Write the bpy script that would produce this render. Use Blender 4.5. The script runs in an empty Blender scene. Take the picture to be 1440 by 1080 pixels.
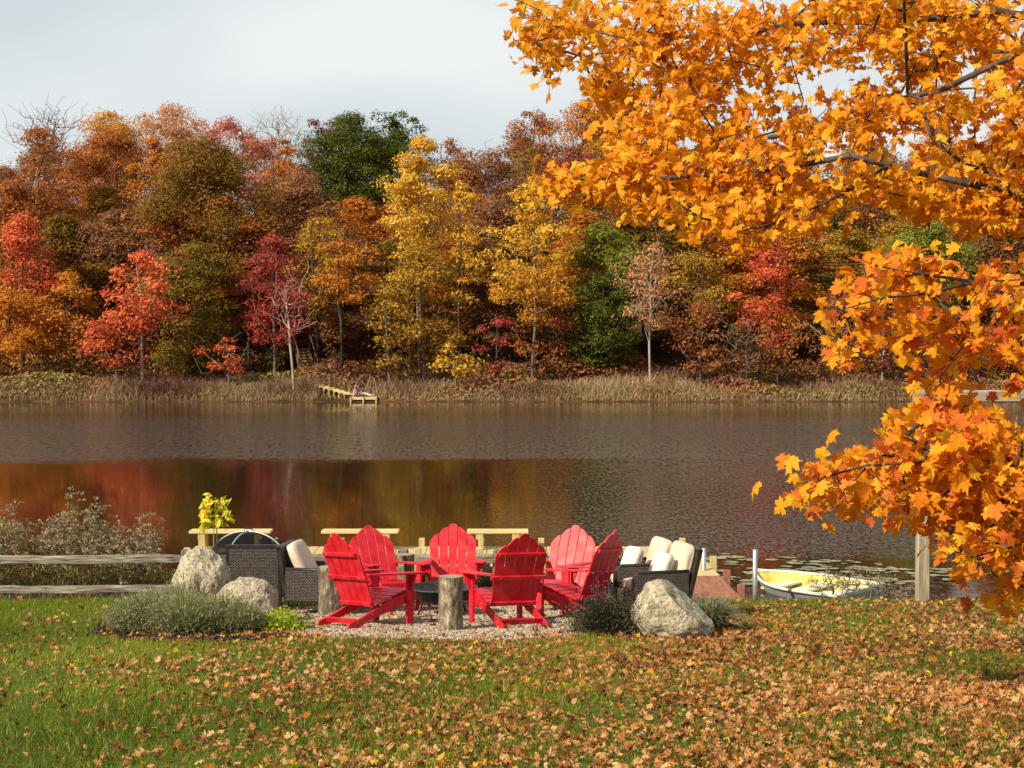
import bpy, bmesh, math, random
import numpy as np
from mathutils import Vector, Matrix, noise as mnoise
random.seed(7); RNG = np.random.default_rng(11)
S = bpy.context.scene; COL = S.collection; PI = math.pi
# ------------------------------------------------------------------ camera
F = 2400.0; CAMZ = 3.5; TILT = math.atan(70/F)
cd = bpy.data.cameras.new('camera'); cam = bpy.data.objects.new('camera', cd); COL.objects.link(cam)
cd.sensor_width = 36; cd.lens = 60; cd.clip_end = 2000; cd.clip_start = 0.1
cam.location = (0, 0, CAMZ); cam.rotation_euler = (PI/2-TILT, 0, 0); S.camera = cam
# ------------------------------------------------------------------ world
SUN_EL = math.radians(37); SUN_AZ = math.radians(228)      # azimuth from +Y clockwise: behind the camera, to the left
w = bpy.data.worlds.new('World'); S.world = w; w.use_nodes = True; nt = w.node_tree; nt.nodes.clear()
def N(nt, t, **k):
    n = nt.nodes.new(t)
    for a, b in k.items(): setattr(n, a, b)
    return n
out = N(nt, 'ShaderNodeOutputWorld'); bg = N(nt, 'ShaderNodeBackground'); bg.inputs[1].default_value = 0.10
sky = N(nt, 'ShaderNodeTexSky', sky_type='NISHITA', sun_disc=False, sun_elevation=SUN_EL, sun_rotation=SUN_AZ)
sky.air_density = 1.0; sky.dust_density = 1.0; sky.altitude = 200
tc = N(nt, 'ShaderNodeTexCoord'); mp = N(nt, 'ShaderNodeMapping'); mp.inputs['Scale'].default_value = (1.0, 1.0, 2.6)
mp.inputs['Location'].default_value = (3.1, 0.4, 0.35)
no = N(nt, 'ShaderNodeTexNoise'); no.inputs['Scale'].default_value = 2.3; no.inputs['Detail'].default_value = 3.5; no.inputs['Roughness'].default_value = .42
rp = N(nt, 'ShaderNodeValToRGB'); rp.color_ramp.elements[0].position = .36; rp.color_ramp.elements[1].position = .62
rp.color_ramp.elements[0].color = (4.7, 5.45, 5.8, 1); rp.color_ramp.elements[1].color = (7.7, 7.9, 7.85, 1)
sx = N(nt, 'ShaderNodeSeparateXYZ'); mr = N(nt, 'ShaderNodeMapRange')      # cloud bank stands over the far shore, clearer sky elsewhere
mr.inputs['From Min'].default_value = -.15; mr.inputs['From Max'].default_value = .75
mr.inputs['To Min'].default_value = .40; mr.inputs['To Max'].default_value = .93
mx = N(nt, 'ShaderNodeMix', data_type='RGBA')
L = nt.links.new
L(tc.outputs['Generated'], mp.inputs[0]); L(mp.outputs[0], no.inputs[0]); L(no.outputs['Fac'], rp.inputs[0])
L(tc.outputs['Generated'], sx.inputs[0]); L(sx.outputs['Y'], mr.inputs['Value']); L(mr.outputs[0], mx.inputs[0])
L(sky.outputs[0], mx.inputs[6]); L(rp.outputs[0], mx.inputs[7]); L(mx.outputs[2], bg.inputs[0]); L(bg.outputs[0], out.inputs[0])
sl = bpy.data.lights.new('sun', 'SUN'); sun = bpy.data.objects.new('sun', sl); COL.objects.link(sun)
sl.energy = 4.9; sl.angle = math.radians(.6); sl.color = (1.0, .90, .70)
sv = Vector((math.sin(SUN_AZ)*math.cos(SUN_EL), math.cos(SUN_AZ)*math.cos(SUN_EL), math.sin(SUN_EL)))
sun.rotation_euler = sv.to_track_quat('Z', 'Y').to_euler(); sun.location = sv*50
S.view_settings.view_transform = 'Standard'; S.view_settings.look = 'None'; S.view_settings.exposure = 0.22; S.view_settings.gamma = 1
S.cycles.max_bounces = 6; S.cycles.diffuse_bounces = 3; S.cycles.transparent_max_bounces = 8; S.cycles.caustics_reflective = False; S.cycles.caustics_refractive = False
# ------------------------------------------------------------------ geometry helpers
def ray(px, py):
    cx, cy = (px-720)/F, (540-py)/F
    return Vector((cx, math.cos(TILT)+cy*math.sin(TILT), -math.sin(TILT)+cy*math.cos(TILT)))
def P(px, py, d):
    v = ray(px, py); v = v*(d/v.y); return Vector((v.x, v.y, v.z+CAMZ))
def G(px, py):
    v = ray(px, py); s = 1.6/(-v.z-.0824*v.y); return Vector((v.x*s, v.y*s, CAMZ+v.z*s))
TY = [-60, 21.5, 22.1, 22.9, 24.5, 30, 80, 87.3, 88.8, 92, 97, 110, 135, 165, 600]
TZ = [1.9+.0824*60, .128, .03, -.15, -.6, -1.5, -1.5, -.2, .12, .35, .9, 3.6, 9.0, 12.0, 16.0]
def gz(y): return float(np.interp(y, TY, TZ))
def link(o, parent=None):
    COL.objects.link(o)
    if parent is not None: o.parent = parent
    return o
def tag(o, label=None, cat=None, group=None, kind=None):
    if label: o['label'] = label
    if cat: o['category'] = cat
    if group: o['group'] = group
    if kind: o['kind'] = kind
    return o
def empty(name, loc, label, cat, group=None, rz=0):
    o = bpy.data.objects.new(name, None); o.empty_display_size = .2; o.location = loc; o.rotation_euler = (0, 0, rz)
    link(o); return tag(o, label, cat, group)
def mesh_np(name, V, Fc, mat, parent=None, attr=None, smooth=False, mesh_only=False):
    """V (n,3); Fc (m,k) faces, all of one size; attr: per-face floats 'v'"""
    V = np.asarray(V, dtype=np.float32).reshape(-1, 3); Fc = np.asarray(Fc, dtype=np.int32)
    me = bpy.data.meshes.new(name); m, k = Fc.shape
    me.vertices.add(len(V)); me.vertices.foreach_set('co', V.ravel())
    me.loops.add(m*k); me.loops.foreach_set('vertex_index', Fc.ravel())
    me.polygons.add(m); me.polygons.foreach_set('loop_start', np.arange(0, m*k, k, dtype=np.int32))
    me.polygons.foreach_set('loop_total', np.full(m, k, dtype=np.int32))
    me.polygons.foreach_set('use_smooth', np.full(m, smooth, dtype=bool))
    if attr is not None:
        a = me.attributes.new('v', 'FLOAT', 'FACE'); a.data.foreach_set('value', np.asarray(attr, dtype=np.float32))
    me.update(calc_edges=True); me.materials.append(mat)
    if mesh_only: return me
    return link(bpy.data.objects.new(name, me), parent)
def bm_obj(name, bm, mat, parent=None, smooth=False, loc=None):
    bmesh.ops.recalc_face_normals(bm, faces=bm.faces)
    me = bpy.data.meshes.new(name); bm.to_mesh(me); bm.free(); me.materials.append(mat)
    if smooth: me.polygons.foreach_set('use_smooth', [True]*len(me.polygons))
    o = link(bpy.data.objects.new(name, me), parent)
    if loc is not None: o.location = loc
    return o
def T(loc=(0,0,0), rot=(0,0,0)):
    from mathutils import Euler
    return Matrix.Translation(Vector(loc)) @ Euler(rot).to_matrix().to_4x4()
def add_box(bm, size, M=Matrix.Identity(4), bev=0.0, seg=1):
    t = bmesh.new(); bmesh.ops.create_cube(t, size=1)
    for v in t.verts: v.co = Vector((v.co.x*size[0], v.co.y*size[1], v.co.z*size[2]))
    if bev: bmesh.ops.bevel(t, geom=list(t.edges), offset=bev, segments=seg, profile=.5, affect='EDGES')
    t.transform(M); me = bpy.data.meshes.new('tmp'); t.to_mesh(me); t.free(); bm.from_mesh(me); bpy.data.meshes.remove(me)
def bar(bm, a, b, w, h, up=(0,0,1), bev=.003):
    """rectangular bar from a to b"""
    a, b = Vector(a), Vector(b); d = b-a; L_ = d.length; d.normalize(); up = Vector(up)
    s = d.cross(up); s.normalize(); u = s.cross(d)
    M = Matrix(((d.x, s.x, u.x, 0), (d.y, s.y, u.y, 0), (d.z, s.z, u.z, 0), (0, 0, 0, 1))); M.translation = (a+b)/2
    add_box(bm, (L_, w, h), M, bev)
def add_prism(bm, pts, th, M=Matrix.Identity(4), bev=0.0):
    """outline in local XZ, thickness th along Y centred"""
    t = bmesh.new(); vs = [t.verts.new((x, -th/2, z)) for x, z in pts]; f = t.faces.new(vs)
    r = bmesh.ops.extrude_face_region(t, geom=[f]); bmesh.ops.translate(t, verts=[v for v in r['geom'] if isinstance(v, bmesh.types.BMVert)], vec=(0, th, 0))
    bmesh.ops.recalc_face_normals(t, faces=t.faces)
    if bev:
        es = [e for e in t.edges if len(e.link_faces) == 2 and e.calc_face_angle(0) > .8]
        bmesh.ops.bevel(t, geom=es, offset=bev, segments=1, affect='EDGES')
    t.transform(M); me = bpy.data.meshes.new('tmp'); t.to_mesh(me); t.free(); bm.from_mesh(me); bpy.data.meshes.remove(me)
def tube_path(bm, pts, r, n=8, cap=True):
    pts = [Vector(p) for p in pts]; rs = r if isinstance(r, (list, tuple)) else [r]*len(pts); rings = []
    for i, p in enumerate(pts):
        d = (pts[min(i+1, len(pts)-1)]-pts[max(i-1, 0)]).normalized(); a = Vector((0, 0, 1)) if abs(d.z) < .9 else Vector((1, 0, 0))
        u = d.cross(a).normalized(); v = d.cross(u)
        rings.append([bm.verts.new(p+(u*math.cos(2*PI*k/n)+v*math.sin(2*PI*k/n))*rs[i]) for k in range(n)])
    for a, b in zip(rings, rings[1:]):
        for k in range(n): bm.faces.new((a[k], a[(k+1) % n], b[(k+1) % n], b[k]))
    if cap: bm.faces.new(rings[0][::-1]); bm.faces.new(rings[-1])
def lathe(bm, prof, n=32, M=Matrix.Identity(4)):
    rings = []
    for r, z in prof: rings.append([bm.verts.new(M @ Vector((max(r, .0005)*math.cos(2*PI*k/n), max(r, .0005)*math.sin(2*PI*k/n), z))) for k in range(n)])
    for a, b in zip(rings, rings[1:]):
        for k in range(n): bm.faces.new((a[k], a[(k+1) % n], b[(k+1) % n], b[k]))
    return rings
def tubes_np(A, B, ra, rb, n=5):
    A = np.asarray(A, float); B = np.asarray(B, float); ra = np.asarray(ra)[:, None]; rb = np.asarray(rb)[:, None]
    d = B-A; d /= np.maximum(np.linalg.norm(d, axis=1, keepdims=True), 1e-6)
    h = np.where(np.abs(d[:, 2:3]) < .9, np.array([[0, 0, 1.]]), np.array([[1., 0, 0]]))
    u = np.cross(d, h); u /= np.linalg.norm(u, axis=1, keepdims=True); v = np.cross(d, u); m = len(A)
    V = np.zeros((m, 2, n, 3))
    for k in range(n):
        c, s = math.cos(2*PI*k/n), math.sin(2*PI*k/n); V[:, 0, k] = A+(u*c+v*s)*ra; V[:, 1, k] = B+(u*c+v*s)*rb
    base = (np.arange(m)*2*n)[:, None]; fs = []
    for k in range(n):
        k2 = (k+1) % n; fs.append(np.stack([base[:, 0]+k, base[:, 0]+k2, base[:, 0]+n+k2, base[:, 0]+n+k], 1))
    return V.reshape(-1, 3), np.concatenate(fs)
def grow(nodes, parent, tips, up_pen=0.0, sag=0.0, rng=RNG):
    """attach every tip to the nearest node; returns nodes, parents"""
    nodes = [np.array(p, float) for p in nodes]; parent = list(parent)
    arr = np.array(nodes); tips = np.asarray(tips, float)
    d = np.min(np.linalg.norm(tips[:, None]-arr[None], axis=2), axis=1); tip_idx = []
    for t in tips[np.argsort(d)]:
        df = t-arr; ds = np.linalg.norm(df, axis=1)
        cost = ds+up_pen*np.maximum(0, arr[:, 2]-(t[2]-.45*np.linalg.norm(df[:, :2], axis=1)))
        j = int(np.argmin(cost)); a = arr[j]; L_ = ds[j]; k = max(1, int(L_/(.9 if up_pen else .35))) if L_ > .3 else 1; k = min(k, 4); pj = j
        for q in range(1, k+1):
            f = q/k; p = a*(1-f)+t*f
            if q < k: p = p+rng.normal(0, .06*L_, 3)+np.array([0, 0, (-sag if up_pen == 0 else .08)*L_*4*f*(1-f)])
            nodes.append(p); parent.append(pj); pj = len(nodes)-1
        tip_idx.append(pj); arr = np.array(nodes)
    return np.array(nodes), np.array(parent), tip_idx
def skeleton_mesh(nodes, parent, rtip, pw, n=5, rmax=9):
    cnt = np.ones(len(nodes))
    for i in range(len(nodes)-1, -1, -1):
        if parent[i] >= 0: cnt[parent[i]] += cnt[i]
    r = np.minimum(rtip*cnt**pw, rmax); idx = [i for i in range(len(nodes)) if parent[i] >= 0]; par = [parent[i] for i in idx]
    ra = np.minimum(r[par], r[idx]*1.35)
    return tubes_np(nodes[par], nodes[idx], ra, r[idx], n)
def rand_rot(n, rng=RNG):
    q = rng.normal(size=(n, 4)); q /= np.linalg.norm(q, axis=1, keepdims=True); a, b, c, d = q.T
    return np.stack([np.stack([1-2*(c*c+d*d), 2*(b*c-a*d), 2*(b*d+a*c)], 1), np.stack([2*(b*c+a*d), 1-2*(b*b+d*d), 2*(c*d-a*b)], 1), np.stack([2*(b*d-a*c), 2*(c*d+a*b), 1-2*(b*b+c*c)], 1)], 1)
def frame_from_normal(nrm, spin):
    nrm = nrm/np.maximum(np.linalg.norm(nrm, axis=1, keepdims=True), 1e-6)
    h = np.where(np.abs(nrm[:, 2:3]) < .95, np.array([[0, 0, 1.]]), np.array([[1., 0, 0]]))
    u = np.cross(nrm, h); u /= np.linalg.norm(u, axis=1, keepdims=True); v = np.cross(nrm, u)
    c, s = np.cos(spin)[:, None], np.sin(spin)[:, None]
    return u*c+v*s, v*c-u*s, nrm
# ------------------------------------------------------------------ material helpers
def mat(name):
    m = bpy.data.materials.new(name); m.use_nodes = True; m.node_tree.nodes.clear(); o = N(m.node_tree, 'ShaderNodeOutputMaterial'); return m, m.node_tree, o
def ramp(nt, cols, pos=None):
    r = N(nt, 'ShaderNodeValToRGB'); e = r.color_ramp.elements; n = len(cols); pos = pos or [i/(n-1) for i in range(n)]
    while len(e) < n: e.new(.5)
    for i, c in enumerate(cols): e[i].position = pos[i]; e[i].color = (*c, 1)
    return r
def leaf_mat(name, cols, trans=.3, rough=.6, pos=None, spec=.25):
    m, nt, o = mat(name); a = N(nt, 'ShaderNodeAttribute', attribute_name='v'); r = ramp(nt, cols, pos); nt.links.new(a.outputs['Fac'], r.inputs[0])
    p = N(nt, 'ShaderNodeBsdfPrincipled'); p.inputs['Roughness'].default_value = rough; p.inputs['Specular IOR Level'].default_value = spec
    nt.links.new(r.outputs[0], p.inputs['Base Color'])
    if trans:
        t = N(nt, 'ShaderNodeBsdfTranslucent'); mx = N(nt, 'ShaderNodeMixShader'); mx.inputs[0].default_value = trans
        nt.links.new(r.outputs[0], t.inputs[0]); nt.links.new(p.outputs[0], mx.inputs[1]); nt.links.new(t.outputs[0], mx.inputs[2]); nt.links.new(mx.outputs[0], o.inputs[0])
    else: nt.links.new(p.outputs[0], o.inputs[0])
    return m
def noise_mat(name, cols, scale=5, detail=6, rough=.8, bump=.0, bscale=None, pos=None, stretch=(1,1,1), spec=.3, metal=0, bdist=.02, world=False, dist=0.0):
    m, nt, o = mat(name); L = nt.links.new
    tc = N(nt, 'ShaderNodeTexCoord'); mp = N(nt, 'ShaderNodeMapping'); mp.inputs['Scale'].default_value = stretch
    if world: g = N(nt, 'ShaderNodeNewGeometry'); L(g.outputs['Position'], mp.inputs[0])
    else: L(tc.outputs['Object'], mp.inputs[0])
    n = N(nt, 'ShaderNodeTexNoise'); n.inputs['Scale'].default_value = scale; n.inputs['Detail'].default_value = detail; n.inputs['Distortion'].default_value = dist; L(mp.outputs[0], n.inputs[0])
    r = ramp(nt, cols, pos or [.3+.4*i/(len(cols)-1) for i in range(len(cols))]); L(n.outputs['Fac'], r.inputs[0])
    p = N(nt, 'ShaderNodeBsdfPrincipled'); p.inputs['Roughness'].default_value = rough; p.inputs['Specular IOR Level'].default_value = spec; p.inputs['Metallic'].default_value = metal
    L(r.outputs[0], p.inputs['Base Color']); L(p.outputs[0], o.inputs[0])
    if bump:
        n2 = N(nt, 'ShaderNodeTexNoise'); n2.inputs['Scale'].default_value = bscale or scale*3; n2.inputs['Detail'].default_value = 5; L(mp.outputs[0], n2.inputs[0])
        b = N(nt, 'ShaderNodeBump'); b.inputs['Strength'].default_value = bump; b.inputs['Distance'].default_value = bdist; L(n2.outputs['Fac'], b.inputs['Height']); L(b.outputs[0], p.inputs['Normal'])
    return m
def wood_mat(name, cols, scale=3, axis=0, rough=.75, grain=22, bump=.35):
    st = [grain, grain, grain]; st[axis] = grain*.07
    return noise_mat(name, cols, scale=scale*.5, detail=9, rough=rough, bump=bump, bscale=scale, stretch=st, bdist=.006, dist=.8)
# ------------------------------------------------------------------ ground & water
def make_ground():
    m, nt, o = mat('ground_mat'); L = nt.links.new
    g = N(nt, 'ShaderNodeNewGeometry'); n1 = N(nt, 'ShaderNodeTexNoise'); n1.inputs['Scale'].default_value = 1.1; n1.inputs['Detail'].default_value = 9; L(g.outputs['Position'], n1.inputs[0])
    n2 = N(nt, 'ShaderNodeTexNoise'); n2.inputs['Scale'].default_value = 14; n2.inputs['Detail'].default_value = 6; L(g.outputs['Position'], n2.inputs[0])
    lawn = ramp(nt, [(.05, .055, .008), (.075, .10, .010), (.10, .135, .015)], [.3, .5, .7]); L(n2.outputs['Fac'], lawn.inputs[0])
    forest = ramp(nt, [(.035, .018, .009), (.10, .05, .022), (.17, .085, .035)], [.3, .5, .7]); L(n1.outputs['Fac'], forest.inputs[0])
    sp = N(nt, 'ShaderNodeSeparateXYZ'); L(g.outputs['Position'], sp.inputs[0]); mr = N(nt, 'ShaderNodeMapRange'); mr.inputs['From Min'].default_value = 21.9; mr.inputs['From Max'].default_value = 22.3; L(sp.outputs['Y'], mr.inputs['Value'])
    mx = N(nt, 'ShaderNodeMix', data_type='RGBA'); L(mr.outputs[0], mx.inputs[0]); L(lawn.outputs[0], mx.inputs[6]); L(forest.outputs[0], mx.inputs[7])
    p = N(nt, 'ShaderNodeBsdfPrincipled'); p.inputs['Roughness'].default_value = .95; p.inputs['Specular IOR Level'].default_value = .1; L(mx.outputs[2], p.inputs['Base Color']); L(p.outputs[0], o.inputs[0])
    b = N(nt, 'ShaderNodeBump'); b.inputs['Strength'].default_value = .6; b.inputs['Distance'].default_value = .03; L(n2.outputs['Fac'], b.inputs['Height']); L(b.outputs[0], p.inputs['Normal'])
    ys = np.array(sorted(set(TY) | set(np.arange(20, 26, .25).tolist()) | set(np.arange(86, 170, 2.0).tolist())))
    xs = np.concatenate([[-600, -300, -150], np.arange(-80, 81, 4.0), [150, 300, 600]])
    X, Y = np.meshgrid(xs, ys); Z = np.interp(Y, TY, TZ)
    hill = (Y > 95)*np.clip((Y-95)/30, 0, 1); Z = Z+hill*(1.2*np.sin(X*.06+1)+.7*np.sin(X*.13+Y*.05))
    V = np.stack([X, Y, Z], 2).reshape(-1, 3); r, c = X.shape; i = (np.arange(r-1)[:, None]*c+np.arange(c-1)[None]).ravel()
    tag(mesh_np('ground', V, np.stack([i, i+1, i+c+1, i+c], 1), m, smooth=True), kind='structure')
def hz(x, y): return gz(y)+(np.clip((y-95)/30, 0, 1)*(1.2*math.sin(x*.06+1)+.7*math.sin(x*.13+y*.05)) if y > 95 else 0)
make_ground()
def make_water():
    m, nt, o = mat('lake_water'); L = nt.links.new
    g = N(nt, 'ShaderNodeNewGeometry')
    def nz(scale, st, det=3, rot=0, ro=.5):
        mp = N(nt, 'ShaderNodeMapping'); mp.inputs['Scale'].default_value = st; mp.inputs['Rotation'].default_value = (0, 0, rot); L(g.outputs['Position'], mp.inputs[0])
        n = N(nt, 'ShaderNodeTexNoise'); n.inputs['Scale'].default_value = scale; n.inputs['Detail'].default_value = det; n.inputs['Roughness'].default_value = ro; L(mp.outputs[0], n.inputs[0]); return n
    r1 = nz(3.2, (1, 1.0, 1), 3, .25, .6); r2 = nz(9, (1, 1.1, 1), 3, -.2, .6)
    patch = nz(.05, (.45, 1.2, 1), 3, .1)
    sp = N(nt, 'ShaderNodeSeparateXYZ'); L(g.outputs['Position'], sp.inputs[0])
    # ripple strength by distance from the shore: calm by the banks and in the lee on the left, ruffled in mid-lake
    fy = N(nt, 'ShaderNodeFloatCurve'); c = fy.mapping.curves[0]
    mrY = N(nt, 'ShaderNodeMapRange'); mrY.inputs['From Min'].default_value = 20; mrY.inputs['From Max'].default_value = 90; edge = nz(.22, (.35, .9, 1), 4, .15); ny = N(nt, 'ShaderNodeMath', operation='MULTIPLY_ADD'); L(edge.outputs['Fac'], ny.inputs[0]); ny.inputs[1].default_value = 7; ny2 = N(nt, 'ShaderNodeMath', operation='ADD'); L(sp.outputs['Y'], ny2.inputs[0]); L(ny.outputs[0], ny2.inputs[1]); ny.inputs[2].default_value = -3.5; L(ny2.outputs[0], mrY.inputs['Value'])
    pts = [(0, .012), (.09, .015), (.2, .02), (.30, .025), (.37, .035), (.42, .36), (.55, .42), (.70, .36), (.81, .07), (.9, .02), (1, .01)]
    c.points[0].location = pts[0]; c.points[1].location = pts[-1]
    for q in pts[1:-1]: c.points.new(*q)
    fy.mapping.update(); L(mrY.outputs[0], fy.inputs['Value'])
    fx = N(nt, 'ShaderNodeMapRange'); fx.inputs['From Min'].default_value = -1.5; fx.inputs['From Max'].default_value = 5; L(sp.outputs['X'], fx.inputs['Value'])
    nr = N(nt, 'ShaderNodeMapRange'); nr.inputs['From Min'].default_value = 26; nr.inputs['From Max'].default_value = 29.5; L(sp.outputs['Y'], nr.inputs['Value'])
    def math_(op, a, b, **k):
        n = N(nt, 'ShaderNodeMath', operation=op, **k)
        for i, q in enumerate((a, b)):
            if isinstance(q, (int, float)): n.inputs[i].default_value = q
            else: L(q, n.inputs[i])
        return n.outputs[0]
    far = N(nt, 'ShaderNodeMapRange'); far.inputs['From Min'].default_value = 55; far.inputs['From Max'].default_value = 75; far.inputs['To Min'].default_value = 1; far.inputs['To Max'].default_value = 0; L(sp.outputs['Y'], far.inputs['Value'])
    rgt = math_('MULTIPLY', math_('MULTIPLY', fx.outputs[0], nr.outputs[0]), far.outputs[0])
    amp = math_('MAXIMUM', fy.outputs[0], math_('MULTIPLY', rgt, .24))
    pr = N(nt, 'ShaderNodeMapRange'); pr.inputs['From Min'].default_value = .35; pr.inputs['From Max'].default_value = .62; pr.inputs['To Min'].default_value = .55; pr.inputs['To Max'].default_value = 1.1; L(patch.outputs['Fac'], pr.inputs['Value'])
    amp = math_('MULTIPLY', amp, pr.outputs[0])
    def mask(scale, st, lo=.46, hi=.62):      # cat's-paws: small ruffled facets between calm ones
        n_ = nz(scale, st, 3, .04, .65); m_ = N(nt, 'ShaderNodeMapRange'); m_.interpolation_type = 'SMOOTHSTEP'; m_.inputs['From Min'].default_value = lo; m_.inputs['From Max'].default_value = hi; L(n_.outputs['Fac'], m_.inputs['Value']); return m_.outputs[0]
    mA, mB = mask(17, (1, .22, 1)), mask(9.5, (1, .13, 1), .40, .54); fb = N(nt, 'ShaderNodeMapRange'); fb.inputs['From Min'].default_value = 38; fb.inputs['From Max'].default_value = 52; L(sp.outputs['Y'], fb.inputs['Value'])
    mm = N(nt, 'ShaderNodeMix'); L(fb.outputs[0], mm.inputs[0]); L(mA, mm.inputs[2]); L(mB, mm.inputs[3])
    amp = math_('MULTIPLY', amp, math_('ADD', math_('MULTIPLY', mm.outputs[0], 1.25), .12))
    h = math_('ADD', r1.outputs['Fac'], math_('MULTIPLY', r2.outputs['Fac'], .4)); h = math_('MULTIPLY', math_('SUBTRACT', h, .7), amp)
    b = N(nt, 'ShaderNodeBump'); b.inputs['Strength'].default_value = 1; b.inputs['Distance'].default_value = .24; L(h, b.inputs['Height'])
    p = N(nt, 'ShaderNodeBsdfPrincipled'); p.inputs['Base Color'].default_value = (.018, .012, .005, 1); L(math_('ADD', math_('MULTIPLY', amp, .10), .035), p.inputs['Roughness']); p.inputs['IOR'].default_value = 1.36
    L(b.outputs[0], p.inputs['Normal']); L(p.outputs[0], o.inputs[0])
    tag(mesh_np('water', [(-600, 22, 0), (600, 22, 0), (600, 92, 0), (-600, 92, 0)], [(0, 1, 2, 3)], m), kind='structure')
make_water()
# ------------------------------------------------------------------ far trees
BARK = {'dark': noise_mat('bark_dark', [(.035, .025, .018), (.10, .075, .055)], 3, stretch=(1, 1, .3)),
        'grey': noise_mat('bark_grey', [(.12, .09, .07), (.28, .22, .17)], 3, stretch=(1, 1, .3)),
        'pale': noise_mat('bark_pale', [(.30, .24, .18), (.50, .43, .33)], 3, stretch=(1, 1, .3))}
PAL = {
 'coral':  [(.50,.055,.025), (.68,.11,.04), (.80,.24,.08), (.64,.08,.045)],
 'crimson':[(.20,.022,.022), (.36,.04,.035), (.48,.09,.06), (.30,.06,.05)],
 'maroon': [(.17,.045,.035), (.26,.07,.05), (.36,.11,.07), (.22,.075,.06)],
 'pink':   [(.40,.09,.07), (.58,.17,.12), (.66,.27,.17), (.46,.13,.12)],
 'peach':  [(.42,.17,.07), (.60,.28,.12), (.70,.37,.16), (.50,.20,.10)],
 'rust':   [(.27,.080,.022), (.40,.125,.03), (.52,.19,.045), (.34,.095,.03)],
 'russet': [(.21,.085,.035), (.31,.13,.05), (.42,.19,.075), (.27,.10,.05)],
 'brown':  [(.15,.070,.025), (.23,.11,.035), (.32,.16,.045), (.19,.10,.028)],
 'olive':  [(.10,.075,.008), (.18,.13,.012), (.30,.18,.018), (.24,.11,.016)],
 'olivebrown': [(.15,.085,.012), (.23,.12,.018), (.33,.16,.024), (.16,.12,.014)],
 'gold':   [(.56,.28,.016), (.74,.42,.028), (.86,.56,.09), (.62,.29,.016)],
 'amber':  [(.42,.16,.012), (.58,.26,.018), (.70,.36,.03), (.52,.17,.02)],
 'oldgold':[(.26,.14,.016), (.40,.22,.022), (.54,.32,.04), (.46,.20,.022)],
 'orange': [(.40,.12,.014), (.56,.19,.02), (.68,.28,.03), (.44,.14,.02)],
 'green':  [(.05,.060,.006), (.085,.10,.008), (.13,.145,.015), (.11,.09,.010)],
 'lightgreen': [(.11,.125,.012), (.18,.20,.018), (.27,.28,.03), (.33,.25,.03)],
 'yellowgreen': [(.11,.10,.014), (.20,.17,.02), (.32,.24,.03), (.26,.16,.02)],
}
LM = {k: leaf_mat('foliage_'+k, c, .34, .75) for k, c in PAL.items()}
SHAPES = {'round': lambda t: np.sqrt(np.maximum(0, 1-(2*t-1)**2))**.8,
          'egg': lambda t: np.sin(PI*np.clip(t, 0, 1)**.75)**.7,
          'cone': lambda t: np.minimum(1, (t/.22)**.6)*(1-t)**.62*1.05,
          'column': lambda t: np.minimum(1, (t/.15)**.5)*np.minimum(1, ((1-t)/.3)**.55),
          'vase': lambda t: np.sin(PI*np.clip(t, 0, 1)**1.5)**.6}
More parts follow.
